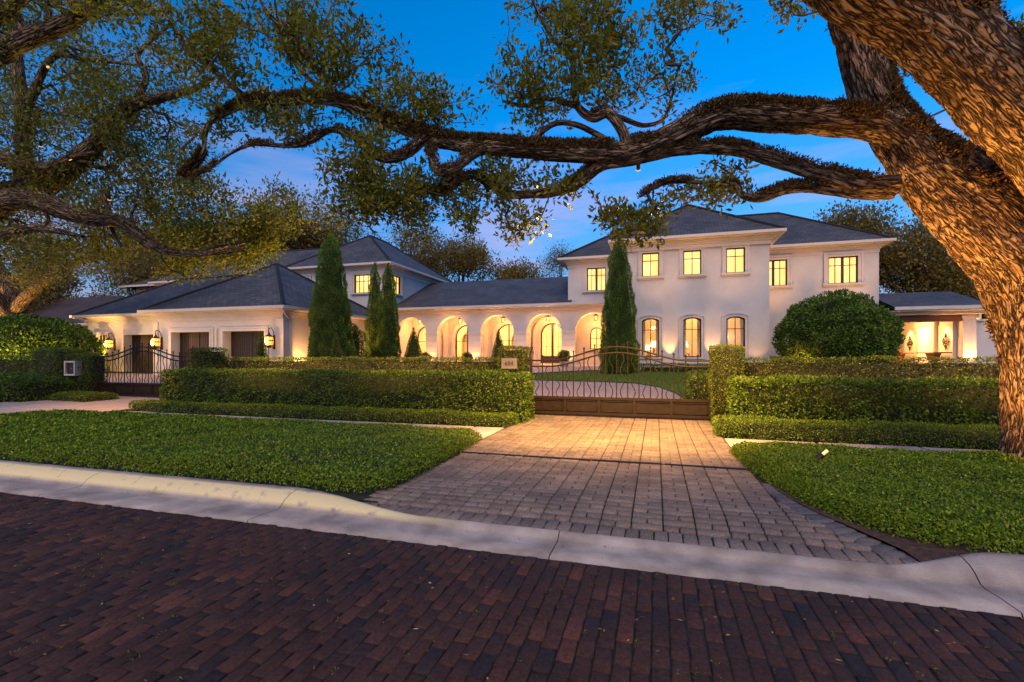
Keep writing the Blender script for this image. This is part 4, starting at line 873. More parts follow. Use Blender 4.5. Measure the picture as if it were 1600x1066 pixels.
def tlamp(x, y, z, s, lab):
    t = thing('table_lamp', (x, y, z), lab, 'lamp')
    b = MB(); b.lathe([(0.10*s, z), (0.10*s, z+0.03*s), (0.03*s, z+0.05*s), (0.07*s, z+0.2*s), (0.02*s, z+0.38*s), (0.015*s, z+0.5*s)], x, y, 14); b.build('base', M['frame'], t)
    b = MB(); b.lathe([(0.26*s, z+0.40*s), (0.20*s, z+0.58*s), (0.13*s, z+0.76*s)], x, y, 18); b.build('lamp_shade', M['shade'], t)
def side_table(x, y, z, lab):
    t = thing('side_table', (x, y, 0.95), lab, 'table')
    b = MB(); b.box(x-0.3, x+0.3, y-0.25, y+0.25, z-0.04, z); b.build('tabletop', M['wood'], t)
    for sx_ in (-1, 1):
        for sy_ in (-1, 1): b = MB(); b.box(x+0.26*sx_-0.02, x+0.26*sx_+0.02, y+0.21*sy_-0.02, y+0.21*sy_+0.02, 0.95, z-0.04); b.build('leg', M['wood'], t)
q = [(-0.13, 29.3), (-0.5, 31.4), (1.55, 29.6)]
side_table(q[0][0], q[0][1], 1.70, 'wooden side table carrying the large lamp in the first arched window of the tower'); tlamp(q[0][0], q[0][1], 1.70, 0.95, 'large glowing lamp behind the first arched tower window from the left')
side_table(q[1][0], q[1][1], 1.60, 'wooden side table deeper in the room with the smaller lamp of the first arched window'); tlamp(q[1][0], q[1][1], 1.60, 0.85, 'smaller glowing lamp left of and behind the large lamp in the first arched window')
side_table(q[2][0], q[2][1], 1.70, 'wooden side table behind the middle arched window of the tower'); tlamp(q[2][0], q[2][1], 1.70, 0.95, 'glowing white lamp behind the middle arched tower window')
def shelf(x, lab):
    t = thing('bookshelf', (x, 32.3, 0.95), lab, 'bookshelf'); b = MB(); b.box(x-0.42, x-0.38, 32.15, 32.55, 0.95, 3.5); b.box(x+0.38, x+0.42, 32.15, 32.55, 0.95, 3.5)
    for k in range(7): b.box(x-0.38, x+0.38, 32.15, 32.55, 0.97+k*0.42, 1.01+k*0.42)
    b.build('shelves', M['trim'], t)
    b = MB()
    for k in range(6): b.box(x-0.36, x+0.30, 32.3, 32.5, 1.01+k*0.42, 1.31+k*0.42)
    b.build('books', M['books'], t)
shelf(3.25, 'white bookshelf against the back wall, seen through the middle arched window'); shelf(5.15, 'narrow white bookshelf seen through the right arched window of the tower')
for i, c in enumerate(tw):
    for k, sg in enumerate((-1, 1)):
        b = MB(); x0 = c+sg*0.62; pts = []
        for q in range(13): u = q/12; pts.append((x0-sg*u*0.34, 28.52+0.035*math.sin(q*2.1)))
        for q in range(12): b.add([(pts[q][0], pts[q][1], 1.0), (pts[q+1][0], pts[q+1][1], 1.0), (pts[q+1][0], pts[q+1][1], 3.9), (pts[q][0], pts[q][1], 3.9)], [(0, 1, 2, 3)])
        tag(b.build('curtain', M['curtain'], origin=(c+sg*0.45, 28.52, 1.0)), 'pale curtain hanging inside the %s edge of the %s arched tower window' % (('left', 'right')[k], ('first', 'middle', 'last')[i]), 'curtain', 'curtains in the arched tower windows')
b = MB(); b.box(3.55, 4.25, 28.95, 29.0, 1.1, 3.0)  # pale panel stands in for the bright opening behind this window
tag(b.build('bright_opening_panel', M['curtain'], origin=(3.9, 28.97, 1.1)), 'pale panel put in for the bright opening behind the right arched window of the tower', 'stand-in panel')
t = thing('wall_painting', (-13.6, 38.98, 1.9), 'tall orange painting hanging on the hall wall behind the second porch arch', 'painting')
b = MB(); b.box(-14.05, -13.15, 38.93, 38.98, 1.9, 3.35); b.build('canvas', M['paint'], t)
b = MB(); b.ring(outline(-14.05, -13.15, 1.9, 3.35), outline(-14.12, -13.08, 1.9, 3.42), 38.91, 38.99); b.box(-14.12, -13.08, 38.91, 38.99, 1.83, 1.9); b.build('picture_frame', M['wood'], t)
# hanging lanterns
def hang_lantern(x, i):
    y, z = 33.2, 3.98
    t = thing('hanging_lantern', (x, y, z), 'glowing brass lantern hanging under the %s porch arch from the left' % ['first', 'second', 'third', 'fourth', 'fifth'][i], 'lantern', 'lanterns hanging in the porch')
    b = MB(); b.lathe([(0.11, z), (0.13, z+0.03), (0.15, z+0.05)], x, y, 6); b.lathe([(0.19, z+0.34), (0.17, z+0.38), (0.05, z+0.44), (0.02, z+0.5)], x, y, 6)
    for k in range(6): a = math.pi/3*k; b.tube([(x+0.13*math.cos(a), y+0.13*math.sin(a), z+0.04), (x+0.17*math.cos(a), y+0.17*math.sin(a), z+0.35)], 0.009, 4)
    b.tube([(x, y, z+0.5), (x, y, 4.62)], 0.008, 5); b.build('lantern_cage', M['iron'], t)
    b = MB(); b.lathe([(0.03, z+0.08), (0.06, z+0.16), (0.05, z+0.26), (0.02, z+0.3)], x, y, 10); b.build('bulb', M['bulb'], t)
    return x, y, z+0.2
lamps = [hang_lantern(c, i) for i, c in enumerate(AC)]
# wall lanterns on the garage
def wall_lantern(x, yw, lab):
    z = 2.05; y = yw-0.36
    t = thing('wall_lantern', (x, yw, z), lab, 'lantern', 'wall lanterns on the garage front')
    b = MB(); b.box(x-0.05, x+0.05, yw-0.04, yw-0.001, z-0.15, z+0.55); b.tube([(x, yw-0.03, z+0.35), (x, yw-0.08, z+0.75), (x, yw-0.2, z+0.92), (x, y, z+0.86), (x, y-0.04, z+0.72), (x, y+0.03, z+0.68)], 0.018, 6)
    b.tube([(x, yw-0.03, z+0.02), (x, yw-0.15, z-0.1), (x, y+0.05, z-0.05)], 0.014, 6); b.build('bracket', M['iron'], t)
    b = MB(); b.lathe([(0.06, z-0.10), (0.11, z-0.04), (0.20, z+0.0), (0.22, z+0.04)], x, y, 8); b.lathe([(0.23, z+0.24), (0.24, z+0.28), (0.20, z+0.30)], x, y, 8); b.lathe([(0.21, z+0.46), (0.20, z+0.49), (0.08, z+0.56), (0.03, z+0.66), (0.02, z+0.72)], x, y, 8)
    for k in range(8): a = math.pi/4*k; b.tube([(x+0.2*math.cos(a), y+0.2*math.sin(a), z+0.02), (x+0.23*math.cos(a), y+0.23*math.sin(a), z+0.26), (x+0.20*math.cos(a), y+0.20*math.sin(a), z+0.47)], 0.010, 4)
    b.build('lantern_cage', M['iron'], t)
    b = MB(); b.lathe([(0.185, z+0.03), (0.21, z+0.24), (0.185, z+0.45)], x, y, 16); b.build('glass_shade', M['amber'], t)
    b = MB(); b.lathe([(0.02, z+0.08), (0.06, z+0.16), (0.05, z+0.27), (0.01, z+0.32)], x, y-0.20, 8); b.build('bulb', M['bulb'], t)
    return x, y-0.32, z+0.25
wl = [wall_lantern(-18.5, 20.0, 'wrought iron wall lantern right of the rightmost garage door'), wall_lantern(-26.05, 20.0, 'wrought iron wall lantern between the left and middle garage doors'), wall_lantern(-31.85, 21.5, 'wrought iron wall lantern beside the narrow window left of the left garage door')]
# neighbour
nb_ = thing('neighbour_house', (-52, 30, 0.8), 'neighbouring house with dark hipped roofs behind the round bush on the far left', 'house')
b = MB(); b.box(-66, -47.2, 31, 40, 0.5, 4.6); b.box(-56, -43.0, 40, 48, 0.5, 9.4); b.box(-46.0, -41.5, 30.5, 40, 0.5, 4.0); b.build('wall', M['stucco'], nb_)
def hip_plain(x0, x1, y0, y1, ze, p, m, P): 
    A, B, C, D = (x0, y0, ze), (x1, y0, ze), (x1, y1, ze), (x0, y1, ze); w, d = x1-x0, y1-y0; h = min(w, d)/2
    Lr, Rr = ((x0+h, y0+h, ze+p*h), (x1-h, y0+h, ze+p*h)) if w >= d else ((x0+h, y0+h, ze+p*h), (x0+h, y1-h, ze+p*h))
    roofmesh('roof', [[A, B, Rr, Lr], [C, D, Lr, Rr], [B, C, Rr], [D, A, Lr]] if w >= d else [[A, B, Lr], [C, D, Rr], [B, C, Rr, Lr], [D, A, Lr, Rr]], m, P)
hip_plain(-67, -46.4, 30.2, 40.5, 4.5, 0.62, M['roof_brown'], nb_); hip_plain(-57, -42.2, 39, 49, 9.4, 0.6, M['roof'], nb_)
b = MB(); b.box(-67, -46.3, 30.1, 30.2, 4.3, 4.5); b.box(-57.1, -42.1, 38.9, 39, 9.2, 9.4); b.build('gutter', M['copper'], nb_)
# ================================================================== GATES, WALL HEDGES
def gate(x0, x1, Y, z0, np_, npan, label, midrail=False, hid=0.0):
    t = thing('driveway_gate', ((x0+x1)/2, Y, z0), label, 'gate'); c = (x0+x1)/2; hw = (x1-x0)/2; m = M['gate']
    def zt(x): u = min(abs(x-c)/(hw*0.80), 1); return z0+1.41+0.34*(0.5+0.5*math.cos(math.pi*u))
    for k, off in enumerate((0, -0.145)):
        b = MB(); xs_ = np.linspace(x0-(0.12 if k == 0 else 0), x1+0.05, 60); b.tube([(x, Y, zt(x)+off) for x in xs_], 0.023, 6); b.build('top_rail', m, t)
    b = MB(); b.box(x0, x1, Y-0.035, Y+0.035, z0+0.44, z0+0.505); b.build('middle_rail', m, t)
    b = MB(); b.box(x0, x1, Y-0.04, Y+0.04, z0+0.06, z0+0.125); b.build('bottom_rail', m, t)
    b = MB(); b.box(x0+0.05, x1-0.05, Y-0.02, Y+0.06, z0+0.035, z0+0.059); b.build('roller_track', M['iron'], t)
    pw = (x1-x0)/npan
    for k in range(npan):
        a, d = x0+k*pw, x0+(k+1)*pw
        b = MB(); b.box(a+0.03, d-0.03, Y-0.004, Y+0.012, z0+0.125, z0+0.44)
        for (u0, u1, v0, v1) in ((a+0.05, a+0.07, 0.145, 0.42), (d-0.07, d-0.05, 0.145, 0.42), (a+0.05, d-0.05, 0.40, 0.42), (a+0.05, d-0.05, 0.145, 0.165)): b.box(u0, u1, Y-0.03, Y-0.0045, z0+v0, z0+v1)
        b.build('panel', m, t)
    for k in range(npan+1): x = x0+k*pw; b = MB(); b.box(x-0.028, x+0.028, Y-0.038, Y+0.038, z0+0.1255, z0+0.4395); b.build('stile', m, t)
    for (x, s) in ((x0-0.035, 1), (x1+0.035, -1)):
        b = MB(); b.box(x-0.03, x+0.03, Y-0.03, Y+0.03, z0+0.0, z0+1.46)
        b.tube([(x, Y, z0+1.44), (x-0.02*s, Y, z0+1.58), (x+0.0, Y, z0+1.66), (x+0.04*s, Y, z0+1.71), (x+0.035*s, Y, z0+1.76), (x, Y, z0+1.765), (x-0.01*s, Y, z0+1.74), (x+0.01*s, Y, z0+1.725)], [0.03, 0.026, 0.02, 0.014, 0.012, 0.012, 0.011, 0.008], 6)
        b.tube([(x+0.01*s, Y, z0+1.62), (x+0.06*s, Y, z0+1.635), (x+0.075*s, Y, z0+1.60), (x+0.05*s, Y, z0+1.58), (x+0.04*s, Y, z0+1.60)], 0.009, 5); b.build('scroll_post', M['iron'], t)
    sp = (x1-x0)/(np_+1)
    for k in range(np_):
        x = x0+(k+1)*sp; zz_ = zt(x)+0.10
        b = MB(); b.tube([(x, Y, z0+0.505), (x, Y, zz_)], 0.0150, 6); b.lathe([(0.012, zz_-0.004), (0.026, zz_+0.012), (0.026, zz_+0.026), (0.008, zz_+0.045)], x, Y, 8); b.build('picket', m, t)
    zbr = z0+0.87
    for k in range(np_+1):
        x = x0+(k+0.5)*sp; zt_ = zt(x)-0.155; segs = [(z0+0.505, zbr-0.015), (zbr+0.015, zt_)] if midrail else [(z0+0.505, zt_)]
        b = MB()
        for (za, zb) in segs:
            n = 26; s = 1 if k % 2 else -1
            if zb-za > 0.7: w_ = [0.045*math.sin(2*math.pi*2.0*i/n)*s if True else 0 for i in range(n+1)]
            else: w_ = [0.035*math.sin(2*math.pi*i/n)*s for i in range(n+1)]
            b.tube([(x+w_[i], Y, za+(zb-za)*i/n) for i in range(n+1)], 0.0115, 5)
        b.build('wavy_bar', m, t)
    if midrail: b = MB(); b.box(x0, x1, Y-0.014, Y+0.014, zbr-0.015, zbr+0.015); b.build('middle_rail', m, t)
    return t
gate(-3.06, 1.20, 12.1, 0.0, 15, 5, 'bronze wrought iron gate closed across the grey paver driveway, arched in the middle')
gate(-19.25, -14.75, 12.35, 0.10, 15, 5, 'bronze wrought iron gate on the far left, in front of the garage doors', midrail=True)
hr = np.random.default_rng(21)
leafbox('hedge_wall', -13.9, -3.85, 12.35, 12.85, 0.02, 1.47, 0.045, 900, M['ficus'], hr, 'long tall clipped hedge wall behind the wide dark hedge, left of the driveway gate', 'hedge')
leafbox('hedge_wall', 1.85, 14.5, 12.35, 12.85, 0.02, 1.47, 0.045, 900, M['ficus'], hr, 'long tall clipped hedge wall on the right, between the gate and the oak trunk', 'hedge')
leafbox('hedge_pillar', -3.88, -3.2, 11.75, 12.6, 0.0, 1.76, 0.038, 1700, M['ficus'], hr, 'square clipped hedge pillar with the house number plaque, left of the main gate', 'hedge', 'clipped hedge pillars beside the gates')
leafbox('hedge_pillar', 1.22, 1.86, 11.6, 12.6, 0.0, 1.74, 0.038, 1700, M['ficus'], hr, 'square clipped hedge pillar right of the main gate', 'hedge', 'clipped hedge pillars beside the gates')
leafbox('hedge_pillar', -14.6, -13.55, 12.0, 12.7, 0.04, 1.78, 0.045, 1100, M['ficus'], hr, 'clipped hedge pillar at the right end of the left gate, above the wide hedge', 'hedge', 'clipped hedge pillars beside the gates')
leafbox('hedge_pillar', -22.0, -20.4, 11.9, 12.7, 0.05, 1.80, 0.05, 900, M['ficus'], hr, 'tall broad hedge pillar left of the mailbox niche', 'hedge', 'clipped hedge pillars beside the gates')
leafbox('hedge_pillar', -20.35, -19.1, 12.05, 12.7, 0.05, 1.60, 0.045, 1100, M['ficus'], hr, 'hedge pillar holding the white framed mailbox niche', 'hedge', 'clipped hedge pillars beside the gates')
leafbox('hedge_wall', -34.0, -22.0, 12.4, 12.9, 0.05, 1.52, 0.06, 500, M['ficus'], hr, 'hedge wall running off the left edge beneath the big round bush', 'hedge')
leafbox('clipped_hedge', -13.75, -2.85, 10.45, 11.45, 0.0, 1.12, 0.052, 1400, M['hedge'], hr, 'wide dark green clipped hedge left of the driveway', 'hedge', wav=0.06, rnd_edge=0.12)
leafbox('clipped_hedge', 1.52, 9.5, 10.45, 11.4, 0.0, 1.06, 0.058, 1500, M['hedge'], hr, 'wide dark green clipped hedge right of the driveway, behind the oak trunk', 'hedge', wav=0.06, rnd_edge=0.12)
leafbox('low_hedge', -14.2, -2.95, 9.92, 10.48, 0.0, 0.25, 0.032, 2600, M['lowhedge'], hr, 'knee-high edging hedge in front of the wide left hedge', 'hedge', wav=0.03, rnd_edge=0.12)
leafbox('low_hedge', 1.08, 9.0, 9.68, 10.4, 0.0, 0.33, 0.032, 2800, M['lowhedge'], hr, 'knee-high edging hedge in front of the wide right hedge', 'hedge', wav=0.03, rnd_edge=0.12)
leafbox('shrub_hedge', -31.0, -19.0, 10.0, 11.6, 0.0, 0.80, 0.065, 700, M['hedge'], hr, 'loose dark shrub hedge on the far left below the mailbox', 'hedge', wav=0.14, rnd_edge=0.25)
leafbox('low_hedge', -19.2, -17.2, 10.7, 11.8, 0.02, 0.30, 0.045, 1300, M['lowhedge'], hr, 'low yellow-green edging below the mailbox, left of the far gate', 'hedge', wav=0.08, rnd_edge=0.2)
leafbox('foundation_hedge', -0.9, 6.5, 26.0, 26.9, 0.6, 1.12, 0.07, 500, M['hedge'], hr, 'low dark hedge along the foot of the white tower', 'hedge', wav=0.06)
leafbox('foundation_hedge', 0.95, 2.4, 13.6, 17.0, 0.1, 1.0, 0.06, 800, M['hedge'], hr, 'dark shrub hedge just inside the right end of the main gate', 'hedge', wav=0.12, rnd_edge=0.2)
leafbox('foundation_hedge', 5.9, 12.0, 30.9, 31.6, 0.7, 1.5, 0.07, 400, M['hedge'], hr, 'dark hedge against the right wing wall beside the round shrub', 'hedge', wav=0.05)
# rounded clipped shrubs
P_ = revolve(ell_prof(2.45, 0.7, 4.50, 2.3), 8.35, 27.0, 520, hr, lumps=0.03, inset=0.45)
blobshrub('round_shrub', [P_], 0.12, 0, M['hedge'], hr, 'big dome-shaped green shrub in front of the right wing wall', 'shrub', origin=(8.35, 27, 0.7), lump=0.34, lscale=1.9)
P_ = revolve(ell_prof(2.9, 0.3, 3.6, 1.7), -32.4, 17.6, 380, hr, lumps=0.03, inset=0.5)
blobshrub('round_shrub', [P_], 0.14, 0, M['hedge'], hr, 'wide rounded green bush at the far left edge above the hedge wall', 'shrub', origin=(-32.4, 17.6, 0.3), lump=0.25, lscale=1.2)
P_ = revolve(ell_prof(0.8, 0.3, 3.1, 1.2), -35.1, 20.6, 350, hr, inset=0.2)
blobshrub('upright_shrub', [P_], 0.10, 0, M['cypress'], hr, 'dark upright shrub between the round bush and the garage corner', 'shrub', origin=(-35.1, 20.6, 0.3), lump=0.12)
# Italian cypresses
def cypress(x, y, z0, r, h, label, grp, rg, tops=((0, 0, 1.0),), leaf=0.10, dens=1000):
    t = thing('cypress_tree', (x, y, z0), label, 'tree', grp)
    pts = []
    for (dx, dy, hh) in tops:
        n = 18; pr = []
        for i in range(n+1):
            u = i/n; rr = r*(0.80+0.20*math.sin(min(u/0.22, 1)*math.pi/2))*(1-u)**0.47*(1.0+0.04*math.sin(u*17)) if u < 1 else 0.015
            pr.append((max(rr, 0.02), z0+0.1+u*h*hh))
        pts.append(revolve(pr, x+dx, y+dy, dens, rg, lumps=0.07, inset=min(0.16, r*0.3), n=14))
    Vs, Fs, rs, mis, nb = [], [], [], [], 0
    for P, Nn, (cv, cf) in pts:
        lum = np.array([mn.noise(Vector((p[0]*3, p[1]*3, p[2]*1.8))) for p in P])
        P = P+Nn*(lum*0.13*min(1.5, r*1.6)+rg.beta(1.3, 3, len(P))*-0.14)[:, None]
        n = len(P); D = unit(np.array([0, 0, 1.0])*rg.uniform(0.5, 1.4, n)[:, None]+Nn*rg.uniform(0.25, 0.9, n)[:, None]+rg.normal(size=(n, 3))*0.28); Sd = unit(np.cross(D, rg.normal(size=(n, 3))))
        V, F = quads(P, D, Sd, leaf*rg.uniform(0.6, 1.5, n), leaf*0.26)
        Vs += [V, cv]; Fs += [F+nb, cf+nb+len(V)]; nb += len(V)+len(cv); rs += [np.clip(0.5+lum*0.6+rg.normal(size=n)*0.18, 0, 1), np.zeros(len(cf))]; mis += [np.zeros(n, int), np.ones(len(cf), int)]
    make('foliage', np.concatenate(Vs), np.concatenate(Fs), [M['cypress'], M['core']], parent=t, rnd=np.concatenate(rs), mi=np.concatenate(mis))
    b = MB(); b.tube([(x, y, z0-0.2), (x, y, z0+0.8)], 0.08, 8); b.build('trunk', M['twig'], t)
    return t
cypress(-16.2, 21.4, 0.4, 1.22, 7.3, 'tallest dark cypress, standing right of the garage', 'tall cypresses in front of the house', hr)
cypress(-17.15, 27.0, 0.6, 0.66, 6.75, 'left stem of the pair of slim cypresses left of the porch', 'tall cypresses in front of the house', hr)
cypress(-16.25, 27.1, 0.6, 0.80, 6.7, 'right stem of the pair of slim cypresses, next to the first porch arch', 'tall cypresses in front of the house', hr)
cypress(-1.8, 25.0, 0.6, 1.0, 6.85, 'tall cypress standing on the lawn at the left corner of the tower', 'tall cypresses in front of the house', hr)
for (px, t_, zt_, r_, lab) in ((408, 22.6, 2.66, 0.42, 'small clipped cone in front of the rightmost garage door'), (525, 22.2, 2.62, 0.42, 'small clipped cone in front of the tallest cypress'), (646, 31.0, 3.4, 0.66, 'small clipped cone in front of the first porch arch'), (779, 31.5, 3.3, 0.52, 'small clipped cone in front of the third porch arch')):
    q = W(px, 558, t_); zg = g1(q[0], q[1])
    pr = [(r_*(0.9 if i == 0 else 1)*(1-(i/10)**1.1)+0.03, zg+0.1+(zt_-zg-0.1)*i/10) for i in range(11)]
    P_ = revolve(pr, q[0], q[1], 1500, hr, inset=0.1, n=12)
    blobshrub('topiary_cone', [P_], 0.055, 0, M['ficus'], hr, lab, 'topiary', 'clipped topiary cones', origin=(q[0], q[1], zg), lump=0.05, lscale=4)
def planter(x, y, zb, rs, zc, rp, lab, dome=False):
    t = thing('potted_topiary', (x, y, zb), lab, 'potted plant', 'potted topiary balls on the porch steps')
    b = MB(); b.lathe([(rp*0.6, zb), (rp*0.7, zb+0.05), (rp*0.95, zb+0.3), (rp*1.05, zb+0.40), (rp*1.05, zb+0.44), (rp*0.85, zb+0.44)], x, y, 16); b.build('pot', M['pot'], t)
    P, Nn, cc = revolve(ell_prof(rs, zc-rs, zc+rs, zc, 10), x, y, 1300, hr, inset=0.08, n=12)
    blobshrub('plant_ball', [(P, Nn, cc)], 0.06, 0, M['ficus'], hr, None, None, parent=t, lump=0.04, lscale=4)
planter(-5.6, 30.35, 0.78, 0.38, 1.55, 0.30, 'round clipped plant in a stone pot right of the front door')
planter(-12.2, 30.35, 0.78, 0.36, 1.45, 0.28, 'round clipped plant in a stone pot between the second and third porch arches')
planter(-15.3, 30.35, 0.78, 0.36, 1.45, 0.28, 'round clipped plant in a stone pot between the first and second porch arches')
# ---- house number plaque and mailbox
t = thing('number_plaque', (-3.56, 11.70, 1.33), 'grey stone plaque with the house number 684 on the hedge pillar', 'sign')
b = MB(); b.box(-3.77, -3.36, 11.70, 11.74, 1.20, 1.47); b.build('plate', M['plaque'], t)
b = MB()
M['plq2'] = mat('plaque_edge', (0.24, 0.22, 0.22), 0.8)
for (a0, a1, c0, c1) in ((-3.75, -3.38, 1.215, 1.232), (-3.75, -3.38, 1.438, 1.455), (-3.75, -3.733, 1.232, 1.438), (-3.397, -3.38, 1.232, 1.438)): b.box(a0, a1, 11.694, 11.6995, c0, c1)
b.build('raised_border', M['plq2'], t)
cu = bpy.data.curves.new('numerals', 'FONT'); cu.body = '684'; cu.size = 0.155; cu.extrude = 0.003; cu.align_x = 'CENTER'; cu.align_y = 'CENTER'; cu.materials.append(M['plaqueink'])
tmp = link(bpy.data.objects.new('numerals_curve', cu)); dg = bpy.context.evaluated_depsgraph_get(); me = bpy.data.meshes.new_from_object(tmp.evaluated_get(dg)); bpy.data.objects.remove(tmp)
o = link(bpy.data.objects.new('numerals', me)); o.parent = t; o.location = (-0.005, -0.006, 0.005); o.rotation_euler = (R(90), 0, 0)
t = thing('mailbox', (-19.92, 12.0, 1.1), 'dark mailbox door in a white square frame set into the hedge pillar', 'mailbox')
b = MB(); X0, X1, Z0, Z1 = -20.13, -19.70, 0.90, 1.30
for (a0, a1, c0, c1) in ((X0-0.06, X1+0.06, Z1, Z1+0.06), (X0-0.06, X1+0.06, Z0-0.06, Z0), (X0-0.06, X0, Z0, Z1), (X1, X1+0.06, Z0, Z1)): b.box(a0, a1, 11.93, 12.2, c0, c1)
b.build('surround', M['trim'], t)
b = MB(); b.box(X0, X1, 12.0, 12.03, Z0, Z1); b.build('box_door', M['blackpanel'], t)
b = MB(); b.box(-19.96, -19.87, 11.985, 11.999, 1.07, 1.10); b.build('handle', M['plaque'], t)
# ================================================================== TREES
def catmull(P, step):
    P = np.array(P, float); out = []
    Q = np.vstack([2*P[0]-P[1], P, 2*P[-1]-P[-2]])
    for i in range(1, len(Q)-2):
        p0, p1, p2, p3 = Q[i-1], Q[i], Q[i+1], Q[i+2]; n = max(2, int(np.linalg.norm((p2-p1)[:3])/step))
        for k in range(n):
            t = k/n; out.append(0.5*((2*p1)+(-p0+p2)*t+(2*p0-5*p1+4*p2-p3)*t*t+(-p0+3*p1-3*p2+p3)*t**3))
    out.append(P[-1]); return np.array(out)
def limb(path, res=0.025, amp=1.0, bumps=(), seed=0, nmax=170, flare=False):
    """bark-covered limb from (x,y,z,r) control points -> V,F,bk"""
    C = catmull(path, res*1.2); n = int(np.clip(2*np.pi*C[:, 3].max()/res, 6, nmax)); m = len(C)
    T = np.gradient(C[:, :3], axis=0); T = unit(T); up = np.array([0.3, 0.2, 1.0]); a = unit(np.cross(T[0], up)); A = [a]
    for i in range(1, m): a = a-T[i]*(a@T[i]); a = a/np.linalg.norm(a); A.append(a)
    A = np.array(A); B = np.cross(T, A); th = np.linspace(0, 2*np.pi, n, endpoint=False); s = np.concatenate([[0], np.cumsum(np.linalg.norm(np.diff(C[:, :3], axis=0), axis=1))])
    dirv = A[:, None]*np.cos(th)[None, :, None]+B[:, None]*np.sin(th)[None, :, None]
    r0 = C[:, 3]; rb = np.maximum(r0, 0.03)
    bk = np.stack([np.cos(th)[None]*rb[:, None]+seed*3.1, np.sin(th)[None]*rb[:, None], np.broadcast_to(s[:, None], (m, n))], -1)
    r = np.repeat(r0[:, None], n, 1); V = C[:, None, :3]+dirv*r[..., None]
    if amp > 0:
        big = r0.max() > 0.06
        dis = np.zeros((m, n))
        for i in range(m):
            ai = min(0.030, r0[i]*0.11)*amp; li = r0[i]*0.13*amp
            for j in range(n):
                q = bk[i, j]
                l_ = mn.noise(Vector((q[0]*2.6, q[1]*2.6, q[2]*1.3)))*li
                if big:
                    h = mn.noise(Vector((q[0]*17, q[1]*17, q[2]*3.2))); h2 = mn.noise(Vector((q[0]*36+7, q[1]*36, q[2]*14)))
                    l_ += (0.5-min(abs(h)*2.4, 1.0))*-1*ai+h2*ai*0.35
                dis[i, j] = l_
        V = V+dirv*dis[..., None]
    for (c, rad, hgt) in bumps:
        d = np.linalg.norm(V-np.array(c), axis=-1); V = V+dirv*(hgt*np.exp(-(d/rad)**2))[..., None]
    i, j = np.meshgrid(np.arange(m-1), np.arange(n), indexing='ij'); i = i.ravel(); j = j.ravel()
    F = np.stack([i*n+j, i*n+(j+1) % n, (i+1)*n+(j+1) % n, (i+1)*n+j], 1)
    return V.reshape(-1, 3), F, bk.reshape(-1, 3), dirv.reshape(-1, 3), np.repeat(r0, n), C
def PX(lst): 
    """[(px,py,t,r)] measured along the view -> world points with their own distance"""
    return [tuple(W(a, b_, t))+(r,) for a, b_, t, r in lst]
def grow(nodes, rads, att, seg=0.22, sag=0.15, rg=None, rmin=0.004, r0=0.0042):
    """branch network: every attractor is joined to the nearest existing node"""
    nodes = list(map(np.array, nodes)); par = [-1]*len(nodes); base = len(nodes); cap = list(rads)
    arr = np.empty((len(nodes)+len(att)*40, 3)); arr[:len(nodes)] = np.array(nodes); cnt = len(nodes)
    d0 = np.array([np.min(((arr[:cnt:3]-a)**2).sum(1)) for a in att]); order = np.argsort(d0); tips = []
    for k in order:
        a = att[k]; dd = ((arr[:cnt]-a)**2).sum(1); i = int(np.argmin(dd)); L_ = math.sqrt(dd[i])
        if L_ < 1e-3: tips.append(i); continue
        n = max(1, int(L_/seg)); n = min(n, 30); p0 = arr[i].copy(); prev = i; off = rg.normal(size=3)*L_*0.10; off[2] += L_*sag*rg.uniform(-0.2, 1)
        wob = rg.normal(size=(n, 3))*seg*0.13
        for q in range(1, n+1):
            u = q/n; p = p0+(a-p0)*u+off*math.sin(math.pi*u)+(wob[q-1] if q < n else 0)
            arr[cnt] = p; par.append(prev); cap.append(1.0); prev = cnt; cnt += 1
        tips.append(prev)
    pts = arr[:cnt]; load = np.zeros(cnt); 
    for tnode in tips: load[tnode] += 1
    for i in range(cnt-1, base-1, -1): load[par[i]] += load[i]
    e = np.array([(par[i], i) for i in range(base, cnt)])
    rr = np.maximum(r0*np.sqrt(load+0.6), rmin)
    for i in range(base): rr[i] = min(cap[i], 1)
    ra = np.where(e[:, 0] < base, np.minimum(rr[e[:, 0]], rr[e[:, 1]]*1.5), rr[e[:, 0]]); ra = np.minimum(ra, rr[e[:, 1]]*1.6); rb = rr[e[:, 1]]
    return pts, e, ra, rb, tips
def edge_tubes(pts, e, ra, rb, n=5):
    A = pts[e[:, 0]]; B = pts[e[:, 1]]; T = unit(B-A); up = np.where(np.abs(T[:, 2:3]) > 0.9, np.array([[1.0, 0, 0]]), np.array([[0, 0, 1.0]])); U = unit(np.cross(T, up)); Vv = np.cross(T, U)
    th = np.arange(n)*2*np.pi/n; ring = U[:, None]*np.cos(th)[None, :, None]+Vv[:, None]*np.sin(th)[None, :, None]
    P0 = A[:, None]+ring*ra[:, None, None]-T[:, None]*ra[:, None, None]*0.3; P1 = B[:, None]+ring*rb[:, None, None]+T[:, None]*rb[:, None, None]*0.3
    V = np.concatenate([P0, P1], 1); m = len(e); k = np.arange(n); f = np.stack([k, (k+1) % n, n+(k+1) % n, n+k], 1); F = (f[None]+np.arange(m)[:, None, None]*2*n).reshape(-1, 4)
    return V.reshape(-1, 3), F
